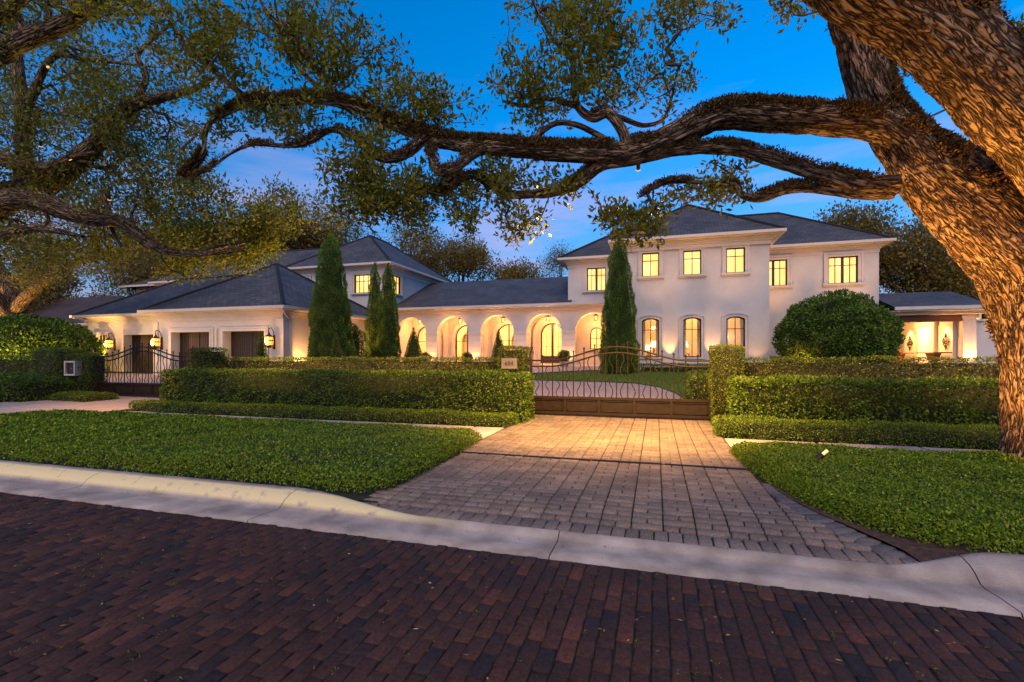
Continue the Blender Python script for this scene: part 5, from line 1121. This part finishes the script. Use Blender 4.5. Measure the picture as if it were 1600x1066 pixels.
def leaf_clumps(tips, n, spread, leaf, wd, rg, updir=0.35, flat=1.0):
    T = np.repeat(tips, n, axis=0); m = len(T); off = rg.normal(size=(m, 3))*spread*np.array([1, 1, flat]); P = T+off
    D = unit(unit(off+1e-6)*0.8+rg.normal(size=(m, 3))*0.55+np.array([0, 0, updir])); Sd = unit(np.cross(D, rg.normal(size=(m, 3))+np.array([0, 0, 1.5])))
    s = rg.uniform(0.6, 1.3, m); V, F = quads(P, D, Sd, leaf*s, wd*s)
    cr = np.repeat(rg.uniform(-0.18, 0.18, len(tips)), n)
    return V, F, np.clip(0.45+cr+rg.normal(size=m)*0.2, 0, 0.99)
LCLEAR = []
def clear(att, rad=0.55):
    keep = np.ones(len(att), bool)
    for (a, b_) in LCLEAR:
        ab = b_-a; t = np.clip(((att-a)@ab)/(ab@ab), 0, 1); keep &= np.linalg.norm(att-a-t[:, None]*ab, axis=1) > rad*(0.5+t*1.2)
    return att[keep]
def gaps(att, sc, th):
    return att[np.array([mn.noise(Vector(p*sc)) > th for p in att])]
def ellpts(spec, rg):
    out = []
    for (px, py, rx, ry, t, dt, n) in spec:
        a = unit(rg.normal(size=(n, 3)))*rg.uniform(0, 1, (n, 1))**(1/2.6)
        for v in a: out.append(W(px+v[0]*rx, py+v[1]*ry, t+v[2]*dt))
    return np.array(out)
def oak(name, label, base, limbs_, att, leaf, nl, spread, rg, lm, bm, res=0.03, bumps=(), fern=None, cat='tree', group=None, seg=0.25, r0=0.0042, wd=0.42, updir=0.35, amp=1.0, nmax=170):
    t = thing(name, base, label, cat, group); nodes = []; rads = []
    fV, fN, fR = [], [], []
    for k, l in enumerate(limbs_):
        V, F, bk, dv, rr, C = limb(l, res=res if k < 3 else max(res, l[0][3]*0.12), seed=k, bumps=bumps, amp=amp, nmax=nmax)
        make('trunk' if k == 0 else 'branch', V, F, bm, parent=t, bk=bk, smooth=True)
        st = max(1, int(0.12/(res*1.2))); nodes += list(C[::st, :3]); rads += list(C[::st, 3])
        if fern and k in fern: sel = (dv[:, 2] > fern[k][0]+0.25*np.sin(V[:, 0]*3.1)*np.sin(V[:, 2]*2.3)+rg.normal(size=len(V))*0.13); idx = np.where(sel)[0]; q = idx[rg.integers(0, len(idx), fern[k][1])]; fV.append(V[q]); fN.append(dv[q])
    if len(att):
        pts, e, ra, rb, tips = grow(nodes, rads, att, seg=seg, rg=rg, r0=r0)
        V, F = edge_tubes(pts, e, ra, rb); o = make('twigs', V, F, M['twig'], parent=t, smooth=True); o['kind'] = 'stuff'
        V, F, rn = leaf_clumps(pts[tips], nl, spread, leaf, leaf*wd, rg, updir)
        make('crown', V, F, lm, parent=t, rnd=rn)
    if fern and fV:
        P = np.concatenate(fV); Nn = np.concatenate(fN); k = 2; P = np.repeat(P, k, 0)+rg.normal(size=(len(P)*k, 3))*0.012; Nn = np.repeat(Nn, k, 0); n = len(P)
        nz = np.array([mn.noise(Vector(p*2.2)) for p in P]); keep = nz > -0.15+rg.normal(size=len(P))*0.12; P = P[keep]; Nn = Nn[keep]; n = len(P)
        D = unit(Nn*0.6+rg.normal(size=(n, 3))*0.75+np.array([0, 0, 0.1])); Sd = unit(np.cross(D, rg.normal(size=(n, 3))))
        V, F = quads(P+Nn*rg.uniform(0, 0.045, n)[:, None], D, Sd, rg.uniform(0.018, 0.055, n), rg.uniform(0.010, 0.026, n)); o = make('dried_fern', V, F, M['fern'], parent=t, rnd=rg.uniform(size=n)); o['kind'] = 'stuff'
    return t
tr = np.random.default_rng(5)
# --- the great oak on the right
trunk = PX([(1622, 790, 6.35, .52), (1621, 745, 6.38, .42), (1621, 690, 6.4, .35), (1621, 620, 6.4, .34), (1621, 550, 6.38, .37), (1617, 480, 6.32, .43), (1597, 405, 6.25, .50), (1538, 338, 6.25, .51), (1460, 275, 6.3, .40), (1400, 212, 6.4, .285), (1362, 150, 6.45, .245), (1342, 85, 6.4, .235), (1325, 30, 6.3, .22), (1305, -60, 6.0, .22), (1280, -160, 5.9, .16)])
limb2 = PX([(1618, 600, 6.4, .24), (1628, 520, 6.38, .32), (1672, 430, 6.2, .40), (1705, 335, 5.8, .42), (1658, 245, 5.4, .41), (1580, 163, 5.15, .39), (1504, 90, 5.0, .375), (1428, 22, 4.9, .37), (1335, -35, 4.8, .36), (1250, -110, 4.7, .30), (1150, -220, 4.6, .25)])
brA = PX([(1425, 225, 6.25, .27), (1370, 196, 6.3, .27), (1300, 188, 6.4, .265), (1240, 184, 6.5, .26), (1180, 181, 6.6, .255), (1130, 180, 6.7, .25), (1085, 196, 6.8, .235), (1040, 219, 6.9, .225), (990, 238, 7.0, .215), (930, 240, 7.05, .195), (870, 238, 7.1, .18), (800, 232, 7.15, .165), (740, 228, 7.2, .155), (690, 220, 7.25, .145), (650, 207, 7.3, .135), (600, 188, 7.35, .12), (555, 168, 7.4, .11), (500, 155, 7.5, .10), (440, 158, 7.6, .095), (395, 158, 7.65, .085), (362, 172, 7.7, .065), (330, 190, 7.75, .055), (320, 212, 7.8, .05), (318, 236, 7.8, .045), (304, 258, 7.9, .04), (285, 275, 8.0, .03)])
brB = PX([(1400, 290, 6.2, .19), (1345, 290, 6.25, .165), (1300, 277, 6.35, .15), (1250, 262, 6.5, .145), (1200, 247, 6.6, .14), (1150, 234, 6.7, .13), (1100, 231, 6.8, .125), (1050, 236, 6.9, .12), (990, 250, 7.0, .125), (940, 258, 7.1, .13), (905, 284, 7.2, .12), (865, 300, 7.25, .11), (820, 304, 7.3, .095), (790, 304, 7.35, .09), (765, 290, 7.4, .08), (742, 276, 7.4, .075), (716, 280, 7.45, .07), (696, 303, 7.5, .06), (665, 299, 7.5, .05), (635, 308, 7.55, .04), (605, 318, 7.6, .03)])
brC = PX([(1395, 300, 6.2, .12), (1340, 302, 6.3, .10), (1270, 294, 6.5, .085), (1225, 297, 6.6, .09), (1190, 309, 6.65, .085), (1162, 306, 6.7, .06), (1146, 289, 6.75, .045), (1110, 286, 6.8, .04), (1060, 284, 6.85, .036), (1028, 291, 6.9, .03), (1000, 308, 7.0, .02)])
brD = PX([(668, 212, 7.25, .10), (640, 238, 7.2, .09), (612, 248, 7.25, .085), (585, 243, 7.3, .075), (556, 217, 7.4, .065), (520, 203, 7.5, .055), (484, 221, 7.6, .055), (455, 228, 7.65, .045), (395, 226, 7.7, .035), (360, 240, 7.75, .03), (330, 262, 7.8, .024), (298, 279, 7.9, .018)])
brE = PX([(755, 232, 7.2, .09), (735, 245, 7.0, .09), (712, 262, 6.95, .09), (690, 270, 7.0, .08), (676, 255, 7.1, .07), (672, 230, 7.2, .06)])
up1 = PX([(980, 228, 7.0, .08), (972, 203, 7.0, .075), (950, 177, 7.1, .07), (927, 184, 7.1, .065), (905, 169, 7.15, .055), (897, 139, 7.2, .045), (894, 94, 7.2, .038), (875, 75, 7.25, .032), (852, 42, 7.3, .026), (832, 0, 7.3, .02), (810, -60, 7.4, .012)])
up2 = PX([(903, 166, 7.15, .045), (849, 154, 7.2, .035), (822, 165, 7.25, .03), (785, 158, 7.3, .02)])
up3 = PX([(832, 222, 7.1, .05), (850, 203, 7.05, .045), (872, 192, 7.0, .042), (900, 195, 7.0, .042), (925, 206, 7.0, .045), (952, 222, 7.0, .05)])
up4 = PX([(950, 178, 7.1, .05), (975, 186, 7.1, .04), (1006, 196, 7.1, .035), (1036, 186, 7.15, .028), (1050, 150, 7.2, .02), (1058, 110, 7.2, .014)])
up5 = PX([(388, 156, 7.65, .05), (350, 124, 7.7, .04), (305, 84, 7.8, .035), (268, 40, 7.9, .026), (250, 0, 8.0, .02), (235, -50, 8.0, .014)])
up6 = PX([(530, 160, 7.45, .06), (505, 120, 7.4, .055), (480, 90, 7.4, .05), (450, 52, 7.3, .04), (415, 15, 7.3, .03), (390, -40, 7.3, .02)])
up7 = PX([(520, 158, 7.45, .04), (470, 110, 7.6, .03), (440, 65, 7.7, .025), (432, 20, 7.7, .02), (425, -30, 7.8, .014)])
att = ellpts([(905, 90, 120, 95, 7.2, .9, 330), (1010, 110, 80, 75, 7.3, .7, 130), (930, 20, 140, 55, 7.2, .9, 190), (800, 165, 95, 50, 7.2, .6, 120), (660, 170, 60, 50, 7.4, .5, 110), (590, 130, 70, 70, 7.5, .6, 130), (500, 70, 90, 90, 7.5, .8, 260), (410, 50, 110, 80, 7.7, .8, 240), (440, 170, 120, 40, 7.7, .6, 150), (400, 205, 120, 26, 7.7, .5, 110), (560, 240, 70, 60, 7.4, .6, 150),
              (640, 300, 110, 42, 7.5, .7, 230), (800, 285, 130, 38, 7.35, .6, 170), (815, 340, 42, 40, 7.3, .4, 60), (690, 345, 80, 32, 7.5, .5, 80), (560, 320, 70, 45, 7.6, .6, 110), (1060, 262, 130, 22, 7.0, .5, 70), (1000, 318, 75, 30, 7.0, .4, 90), (985, 352, 55, 30, 6.9, .3, 65), (1120, 300, 60, 22, 6.8, .3, 45), (1085, 20, 70, 35, 7.0, .6, 60), (1240, 10, 40, 20, 6.6, .5, 16), (1590, 75, 20, 40, 6.6, .5, 22), (300, 60, 80, 60, 7.9, .6, 130), (330, 130, 60, 40, 7.8, .6, 60)], tr)
LCLEAR += [(W(997, 266, 7.35), np.array([-0.7, 11.0, 0.0])), (W(171, 312, 10.4), np.array([-15.5, 10.8, 0.0])), (W(75, 105, 11.4), W(75, 105, 9.0)), (W(171, 312, 11.0), W(171, 312, 8.0)), (W(996, 262, 7.35), W(996, 262, 4.0)), (W(110, 250, 11.2), W(110, 250, 9.0)), (W(64, 229, 11.4), W(64, 229, 9.0))]
att = gaps(clear(att, 0.8), 1.5, -0.08)
brA = [(a, b_, c, r*0.74) for a, b_, c, r in brA]; brB = [(a, b_, c, r*0.68) for a, b_, c, r in brB]; brC = [(a, b_, c, r*0.8) for a, b_, c, r in brC]; brD = [(a, b_, c, r*0.8) for a, b_, c, r in brD]; brE = [(a, b_, c, r*0.75) for a, b_, c, r in brE]
kn = [(tuple(W(1330, 108, 6.0)), .12, .12), (tuple(W(1352, 206, 5.95)), .09, .07), (tuple(W(1352, 206, 5.92)), .04, -.10), (tuple(W(1508, 132, 4.68)), .20, .06), (tuple(W(1492, 118, 4.6)), .06, -.10), (tuple(W(1535, 118, 4.6)), .05, -.08), (tuple(W(1448, 105, 4.6)), .07, .05)]
ferns = {0: (0.30, 60000), 1: (0.22, 90000), 2: (0.22, 60000), 3: (0.35, 14000), 4: (0.2, 5000), 5: (0.1, 4000), 6: (0.1, 1500), 7: (0.5, 600)}
oakR = oak('oak_tree', 'massive spreading oak with fern-covered limbs, its lit trunk rising at the right edge', tuple(W(1622, 745, 6.38)*np.array([1, 1, 0])), [trunk, limb2, brA, brB, brC, brD, brE, up1, up2, up3, up4, up5, up6, up7], att, 0.095, 17, 0.060, tr, M['oakleaf'], M['bark'], res=0.022, bumps=kn, fern=ferns, seg=0.16, r0=0.0034)
# --- street oak just outside the left edge
tb = W(-170, 650, 12.5)
tL = [(tb[0], tb[1], -0.2, .75), (tb[0]+.1, tb[1], 1.0, .6)]+PX([(-130, 430, 12.6, .58), (-70, 345, 12.8, .60), (0, 312, 12.9, .50), (60, 295, 12.8, .36), (110, 262, 12.6, .30), (160, 215, 12.3, .24), (205, 168, 12.0, .17), (255, 152, 11.8, .13), (300, 140, 11.7, .09), (335, 122, 11.6, .05)])
l2 = PX([(-90, 350, 12.8, .45), (0, 318, 12.2, .36), (50, 312, 12.0, .30), (100, 330, 11.8, .26), (145, 343, 11.7, .22), (190, 347, 11.6, .18), (240, 385, 11.6, .14), (300, 398, 11.6, .09), (380, 392, 11.6, .04)])
l3 = PX([(-110, 300, 12.5, .25), (-40, 248, 12.2, .2), (20, 252, 12.0, .17), (65, 262, 11.9, .12), (110, 248, 11.9, .09), (150, 238, 12, .04)])
l4 = PX([(-60, 385, 12.4, .16), (0, 368, 12.0, .12), (50, 357, 11.8, .10), (88, 361, 11.7, .07), (130, 370, 11.6, .04)])
l4b = PX([(66, 357, 11.75, .05), (76, 345, 11.75, .045), (70, 332, 11.7, .04)])
l6 = PX([(35, 300, 12.8, .2), (38, 220, 12.7, .17), (30, 130, 12.6, .14), (22, 60, 12.6, .12), (5, -30, 12.6, .09)])
l7 = PX([(210, 165, 12.0, .09), (228, 120, 11.8, .075), (215, 88, 11.7, .06), (240, 60, 11.7, .04), (280, 30, 11.7, .02)])
l8 = PX([(38, 180, 12.7, .11), (80, 92, 12.3, .08), (130, 92, 12.0, .06), (185, 98, 11.9, .04), (240, 105, 11.8, .02)])
l9 = PX([(160, 300, 12.0, .07), (170, 330, 11.9, .06), (178, 365, 11.9, .05), (190, 385, 11.9, .035)])
attL = ellpts([(60, 190, 190, 100, 13.0, 2.2, 620), (160, 120, 140, 75, 12.6, 1.8, 330), (40, 60, 140, 70, 13.2, 2.0, 260), (220, 230, 110, 60, 12.3, 1.5, 260), (120, 300, 200, 60, 13.0, 2.2, 460), (290, 330, 120, 60, 12.6, 1.6, 360), (80, 390, 170, 40, 13.2, 2.2, 330), (350, 380, 90, 44, 14.5, 1.6, 420), (-120, 200, 120, 170, 12.6, 2.0, 260), (270, 290, 60, 50, 12.0, 1.0, 60), (430, 330, 60, 45, 14.0, 1.0, 170), (300, 420, 60, 16, 14.0, 1.2, 60), (500, 330, 60, 30, 15.0, 1.0, 60)], tr)
tL = tL[:3]+[(a, b_, c, r*0.82) for a, b_, c, r in tL[3:]]; l2 = [(a, b_, c, r*0.78) for a, b_, c, r in l2]
oak('oak_tree', 'dark leafy street oak leaning in from the left edge above the far gate', (tb[0], tb[1], 0), [tL, l2, l3, l4, l4b, l6, l7, l8, l9, PX([(292, 397, 11.6, .085), (345, 386, 12.7, .065), (395, 374, 13.6, .05), (450, 345, 14.2, .025)])], np.vstack([gaps(clear(attL, 0.8), 0.9, -0.11), ellpts([(335, 378, 95, 36, 14.3, 1.2, 200)], tr)]), 0.115, 22, 0.13, tr, M['oakleaf'], M['bark'], res=0.045, fern={0: (0.2, 3000), 1: (0.2, 2500)}, seg=0.25, r0=0.0050)
# --- nearer oak whose limb crosses the top left corner
tb2 = W(-420, 700, 8.5)
tN = [(tb2[0], tb2[1], -0.2, .5), (tb2[0], tb2[1], 1.2, .40)]+PX([(-330, 300, 8.5, .33), (-180, 170, 8.4, .24), (-60, 115, 8.3, .18), (0, 84, 8.3, .155), (45, 60, 8.25, .145), (90, 42, 8.2, .13), (130, 20, 8.2, .115), (165, -10, 8.2, .10), (220, -70, 8.2, .07)])
n2 = PX([(-10, 28, 8.2, .13), (20, 5, 8.2, .12), (60, -30, 8.2, .10)]); n3 = PX([(38, 62, 8.25, .07), (30, 30, 8.3, .06), (22, 2, 8.3, .05), (10, -40, 8.3, .04)]); n4 = PX([(75, 48, 8.2, .05), (76, 20, 8.3, .045), (70, -20, 8.3, .035)]); n5 = PX([(118, 26, 8.2, .05), (112, 5, 8.1, .04), (100, -20, 8.1, .03)])
n2 = [tuple(W(-180, 130, 8.3))+(.16,)]+n2
attN = ellpts([(120, 0, 170, 40, 8.3, .8, 150), (-60, 60, 120, 90, 8.5, .8, 120), (190, 15, 60, 25, 8.0, .4, 34)], tr)
oak('oak_tree', 'oak outside the left edge whose bare grey limb crosses the top left corner', (tb2[0], tb2[1], 0), [tN, n2, n3, n4, n5], clear(attN), 0.10, 16, 0.075, tr, M['oakleaf'], M['bark'], res=0.035, seg=0.2, r0=0.004)
# --- garden oak behind the round bush, lit from below
g = gz(-35, 18.5)
gx_, gy_ = -35.0, 18.6
tG = [(gx_, gy_, 0.2, .75), (gx_, gy_, 1.6, .62)]+PX([(22, 490, 27.5, .60), (18, 460, 27.6, .50), (2, 430, 27.8, .38), (-20, 390, 28, .3), (-30, 330, 28, .2)])
g2 = PX([(22, 492, 27.5, .45), (40, 468, 27.2, .36), (62, 448, 26.8, .28), (85, 428, 26.4, .22), (130, 405, 26, .17), (190, 392, 25.4, .12), (250, 380, 25, .07)])
g3 = PX([(24, 500, 27.4, .4), (5, 480, 27.0, .32), (-12, 455, 26.5, .25), (-40, 420, 26, .18)])
g4 = PX([(150, 400, 25.8, .13), (200, 412, 25.5, .10), (245, 405, 25, .05)])
attG = ellpts([(60, 370, 150, 60, 28, 4, 420), (180, 400, 120, 38, 26, 3, 300), (240, 350, 110, 40, 26, 3, 240), (-60, 350, 100, 80, 28, 3, 160), (60, 438, 60, 14, 25.5, 1.2, 60)], tr)
oak('oak_tree', 'garden oak behind the round bush, its forked trunk and yellow foliage lit from below', (gx_, gy_, 0.3), [tG, g2, g3, g4], attG, 0.15, 15, 0.22, tr, M['oakleaf_warm'], M['bark'], res=0.07, seg=0.4, r0=0.009)
# --- trees beyond the house
def fartree(x, y, h, r, n, lab, leaf=0.30, blobs=8, lm='farleaf', zc=0.6, rg=tr, sq=0.75, nl=18, sp=0.42):
    z0 = g1(x, y); C = []
    for k in range(blobs):
        a = rg.uniform(0, 6.28); q = rg.uniform(0.1, 0.62)*r; C.append((x+q*math.cos(a), y+q*math.sin(a), z0+h*(zc+rg.uniform(-0.14, 0.24)), r*rg.uniform(0.36, 0.55)))
    att = []
    for (a, b_, c, rr) in C:
        v = unit(rg.normal(size=(n//blobs, 3)))*rg.uniform(0.25, 1, (n//blobs, 1))**0.5*rr; v[:, 2] *= sq; att.append(v+np.array([a, b_, c]))
    att = np.concatenate(att); br = [[(x, y, z0-0.3, r*0.075), (x+0.1, y, z0+h*0.22, r*0.055), (x-0.2, y, z0+h*0.42, r*0.045), (x+0.1, y, z0+h*zc, r*0.03), (x, y, z0+h*0.85, r*0.012)]]
    for (a, b_, c, rr) in C[:4]: br.append([(x, y, z0+h*rg.uniform(.2, .38), r*0.035), (x*.6+a*.4, y*.6+b_*.4, z0*.3+c*.7, r*0.026), (a, b_, c, r*0.012)])
    return oak('oak_tree', lab, (x, y, z0), br, att, leaf, nl, sp, rg, M[lm], M['bark_far'], res=0.2, seg=0.9, r0=0.010, group='trees beyond the house', wd=0.5, amp=0.6, nmax=14)
for (px, t_, top, r_, n_, lab, kw) in [
    (90, 52, 400, 6.5, 420, 'hazy brown-green tree behind the neighbouring house at far left', {}),
    (220, 56, 375, 7.0, 420, 'brown-green tree behind the left end of the garage roof', {}),
    (345, 54, 360, 6.5, 420, 'olive tree rising behind the middle of the garage roofs', {}),
    (452, 56, 312, 7.5, 700, 'tall olive oak behind the garage, left of the peaked roof', {}),
    (540, 60, 322, 6.5, 560, 'olive oak directly behind the peaked roof of the left block', {}),
    (628, 58, 345, 6.0, 520, 'olive oak behind the right slope of the left block roof', {}),
    (722, 62, 372, 5.5, 440, 'round-topped brown-green tree above the porch roof', {}),
    (798, 62, 396, 4.6, 340, 'lower bushy tree above the right half of the porch roof', {}),
    (874, 66, 369, 3.8, 170, 'small open blue-grey tree in the gap left of the tower', dict(leaf=0.2, sp=0.45)),
    (1212, 60, 326, 4.5, 160, 'thin treetop showing above the ridge of the right wing', dict(leaf=0.18)),
    (1352, 42, 322, 5.2, 420, 'leafy tree behind the right end of the right wing', dict(sp=0.42)),
    (1440, 40, 335, 6.0, 460, 'spreading tree with pale limbs above the loggia roof', dict(sp=0.42)),
    (1545, 42, 330, 6.5, 420, 'tree above the loggia, partly behind the great oak trunk', {}),
    (1680, 40, 330, 6.5, 260, 'tree beyond the right edge behind the great oak', {})]:
    q = W(px, 558, t_); h = 1.5+(558-top)*t_/FPX-g1(q[0], q[1]); fartree(q[0], q[1], h*1.02, r_, int(n_*1.9), lab, **kw)
# vine tuft on the arch side of the left block and lit shrub at its foot
P_ = revolve(ell_prof(0.5, 0.5, 3.4, 1.8), -16.75, 24.3, 500, hr, inset=0.25)
blobshrub('upright_shrub', [P_], 0.11, 0, M['ficus'], hr, 'loose leafy shrub between the tallest cypress and the slim pair', 'shrub', origin=(-16.75, 24.3, 0.5), lump=0.3, lscale=2)
# ================================================================== LAMPS, many of them added without a fixture
def light(kind, loc, energy, col=WARM, tgt=None, size=0.05, spot=70, blend=0.7, sx_=None, name='lamp'):
    l = bpy.data.lights.new(name, kind); l.energy = energy; l.color = col; o = link(bpy.data.objects.new(name, l)); o.location = loc
    if kind == 'AREA': l.size = size; 
    else: l.shadow_soft_size = size
    if kind == 'AREA' and sx_: l.shape = 'RECTANGLE'; l.size_y = sx_
    if kind == 'SPOT': l.spot_size = R(spot); l.spot_blend = blend
    if tgt is not None: o.rotation_euler = (Vector(tgt)-Vector(loc)).to_track_quat('-Z', 'Y').to_euler()
    return o
K = 1.0
for (x, y, z) in lamps: light('POINT', (x, y, z-0.32), 42*K, (1.0, 0.38, 0.11), size=0.08)
for (x, y, z) in wl: light('POINT', (x, y-0.05, z), 12*K, (1.0, 0.42, 0.12), size=0.06)
for x in (-16.2, -12.2, -8.2, -4.2): light('AREA', (x, 37.0, 4.45), 55*K, WARM2, (x, 37, 0), size=2.6, sx_=2.6)
light('AREA', (1.9, 30.4, 4.55), 75*K, WARM, (1.9, 30.4, 0), size=4.5, sx_=2.5)
light('POINT', (3.9, 28.5, 2.6), 1.6*K, WARM2, size=0.1)
for c in (-15.56, -12.24, -8.91, -5.59): light('SPOT', (c, 31.45, 0.97), 45*K, (1.0, 0.42, 0.11), (c, 31.76, 3.2), spot=90, size=0.04)
for c in (-15.56, -12.24, -8.91, -5.59): light('SPOT', (c+1.65, 31.60, 3.3), 30*K, WARM, (c+1.65, 31.5, 5.0), spot=140, size=0.06)
def uplight(x, y, z, tgt, e, lab, spot=60, col=WARM, fixt=True, size=0.04):
    if fixt:
        t = thing('spike_light', (x, y, z-0.15), lab, 'garden light', 'garden spotlights')
        d = unit(np.array(tgt, float)-np.array([x, y, z])); a = np.array([x, y, z]); b = MB(); b.tube([tuple(a-d*0.12), tuple(a)], 0.035, 10); b.tube([(x, y, z-0.2), tuple(a-d*0.1)], 0.012, 6); b.build('housing', M['iron'], t)
        b = MB(); b.tube([tuple(a-d*0.015), tuple(a+d*(0.08 if x > 1 and y < 10 else 0.0))], 0.020 if x > 1 and y < 10 else 0.031, 10); b.build('lens', M['slit'], t)
        a = a+d*0.12
    else: a = np.array([x, y, z])
    return light('SPOT', tuple(a), e, col, tgt, spot=spot, size=size)
for c in (0.79, 2.96): uplight(c, 27.55, 1.0, (c-0.12, 28.0, 2.7), 60, 'small spotlight washing the tower wall %s the middle arched window' % ('left of' if c < 2 else 'right of'), spot=46)
light('SPOT', (-1.2, 27.6, 1.0), 10, WARM, (-1.1, 28.0, 3.0), spot=60); light('SPOT', (5.0, 27.3, 1.0), 9, WARM, (5.1, 28, 3.0), spot=80)
# added spots without fixtures, to warm the cornices of the tower and right wing
for (x, y, z, e) in ((6.6, 29.2, 1.4, 230), (10.4, 29.2, 1.4, 230), (4.0, 24.8, 1.1, 210), (0.2, 24.8, 1.1, 210), (-3.9, 29.2, 4.2, 50)): light('SPOT', (x, y, z), e, WARM, (x, y+2.6, 8.3), spot=52, size=0.1, blend=1.0)
# garage side wall and left block
uplight(-17.45, 20.6, 0.75, (-17.95, 22.3, 3.0), 90, 'spotlight at the foot of the tallest cypress lighting the garage side wall', spot=95)
uplight(-17.3, 25.1, 0.9, (-18.0, 26.2, 3.2), 90, 'spotlight between the cypresses lighting the wall', spot=100)
light('POINT', (-17.2, 29.3, 2.4), 18, WARM, size=0.2)
# loggia
light('SPOT', (14.3, 35.8, 3.6), 90, WARM, (15.12, 35.8, 2.3), spot=62); light('SPOT', (14.3, 31.9, 3.6), 90, WARM, (15.12, 31.9, 2.3), spot=62)
light('POINT', (16.0, 33.7, 3.1), 70, WARM2, size=0.2); light('POINT', (13.4, 33.5, 3.3), 120, WARM, size=0.2)
light('SPOT', (15.55, 30.5, 0.98), 120, WARM, (15.6, 30.9, 3.7), spot=80); light('SPOT', (12.6, 35.4, 1.0), 45, WARM, (12.7, 36.0, 3.4), spot=90)
# hedge / drive / tree lights
q = W(1283, 716, 6.2); uq = (float(q[0]), float(q[1])-0.05, 0.26)
uplight(uq[0], uq[1], uq[2], (4.75, 7.4, 2.7), 250, 'bright spotlight in the ground cover aimed at the oak trunk', spot=90, size=0.05, col=(1.0, 0.42, 0.08))
light('SPOT', (3.9, 6.7, 0.4), 16, (1.0, 0.42, 0.08), (4.9, 7.8, 0.9), spot=80, size=0.05)  # added lamp without a fixture, brightens the foot of the trunk
light('SPOT', (3.4, 5.3, 0.25), 120, (1.0, 0.40, 0.08), (4.7, 5.9, 4.8), spot=85, size=0.05)
light('SPOT', (3.0, 9.0, 0.5), 130, (1.0, 0.44, 0.10), (2.6, 7.3, 4.6), spot=85, size=0.05)
def treelight(px, py, t_, tgt, e, lab, spot=80, col=WARM, ln=0.12, sz=0.03):
    p = W(px, py, t_); t = thing('tree_light', tuple(p), lab, 'tree light', 'small lights mounted in the trees')
    d = unit(np.array(tgt, float)-p); b = MB(); b.tube([tuple(p-d*ln), tuple(p)], 0.028, 8); b.build('housing', M['iron'], t)
    b = MB(); b.tube([tuple(p-d*0.008), tuple(p+d*0.008)], 0.033, 8); b.build('lens', M['slit'], t)
    if e: light('SPOT', tuple(p+d*0.04), e, col, tgt, spot=spot, size=sz, blend=1.0)
treelight(997, 266, 7.35, (-0.8, 10.9, 0), 1000, 'bright little light under the long limb, shining down on the driveway', spot=104, col=(1.0, 0.50, 0.12), sz=0.12)
light('SPOT', (-1.7, 7.4, 4.2), 260, (1.0, 0.50, 0.12), (-1.2, 8.8, 0), spot=110, size=0.3, blend=1.0)  # added soft downlight, no fixture, fills out the pool on the drive
treelight(75, 105, 11.4, (-8, 11, 0), 0, 'small light glowing high in the left oak near the top left corner', spot=80)
treelight(171, 312, 10.4, (-15.5, 10.6, 0), 420, 'small light glowing among the left oak leaves above the far gate', spot=44)
treelight(64, 229, 11.4, (-17, 10.5, 0.4), 0, 'faint light in the left oak near its trunk', spot=80)
treelight(110, 250, 11.2, (-12, 12, 1), 0, 'small light in the middle of the left oak crown', spot=90)
light('SPOT', (6.5, 10.9, 3.6), 190, WARM, (6.5, 12.3, 0.9), spot=120, size=0.05); light('SPOT', (2.6, 10.9, 3.6), 80, WARM, (2.2, 12.2, 0.9), spot=100, size=0.05); light('SPOT', (1.4, 10.2, 3.6), 60, WARM, (1.4, 11.6, 0.6), spot=70, size=0.05)  # added spots above the clipped hedge, no fixtures, warm the hedge behind
light('SPOT', (-17.6, 8.2, 4.8), 520, WARM2, (-17.6, 11.6, 0.5), spot=105, size=0.15, blend=1.0)  # added spot, no fixture, brightens the far gate and its drive
light('SPOT', (-6.0, 11.0, 3.2), 150, WARM, (-6.0, 12.3, 1.0), spot=120, size=0.05); light('SPOT', (-10.5, 11.0, 3.2), 150, WARM, (-10.5, 12.3, 1.0), spot=120, size=0.05)  # left-hand pair of added hedge spots, also without fixtures
light('SPOT', (-37.2, 14.6, 0.6), 1500, (1.0, 0.50, 0.13), (-35.2, 18.6, 4.6), spot=80, size=0.1); light('SPOT', (-30.2, 20.2, 0.6), 420, (1.0, 0.55, 0.14), (-34.0, 19.0, 5.5), spot=90, size=0.1)
for (x, y, tx) in ((-32.0, 19.4, -32.6), (-27.6, 19.0, -28.2), (-24.0, 17.8, -24.0), (-20.0, 17.8, -20.2)): light('SPOT', (x, y, 0.55), 46, WARM2, (tx, y+2.2, 3.2), spot=105, size=0.08, blend=1.0)  # added warm spots, no fixtures, brighten the garage front
light('SPOT', (-11.0, 14.6, 0.4), 420, (1.0, 0.66, 0.14), tuple(W(345, 385, 14.5)), spot=100, size=0.1)
light('SPOT', (-29.0, 14.2, 0.4), 240, (1.0, 0.62, 0.15), (-30.0, 17.0, 1.6), spot=110, size=0.1)
light('SPOT', (-20.5, 10.6, 0.5), 200, (1.0, 0.60, 0.15), (-16.0, 8.6, 5.5), spot=110, size=0.1)
light('POINT', (-43.0, 29.6, 2.4), 90, WARM, size=0.2)
light('SPOT', (6.4, 25.2, 0.9), 60, WARM, (7.2, 26.6, 2.0), spot=90, size=0.05)
light('SPOT', (-6.5, 29.0, 0.75), 14, WARM, (-5.6, 30.3, 1.5), spot=70)
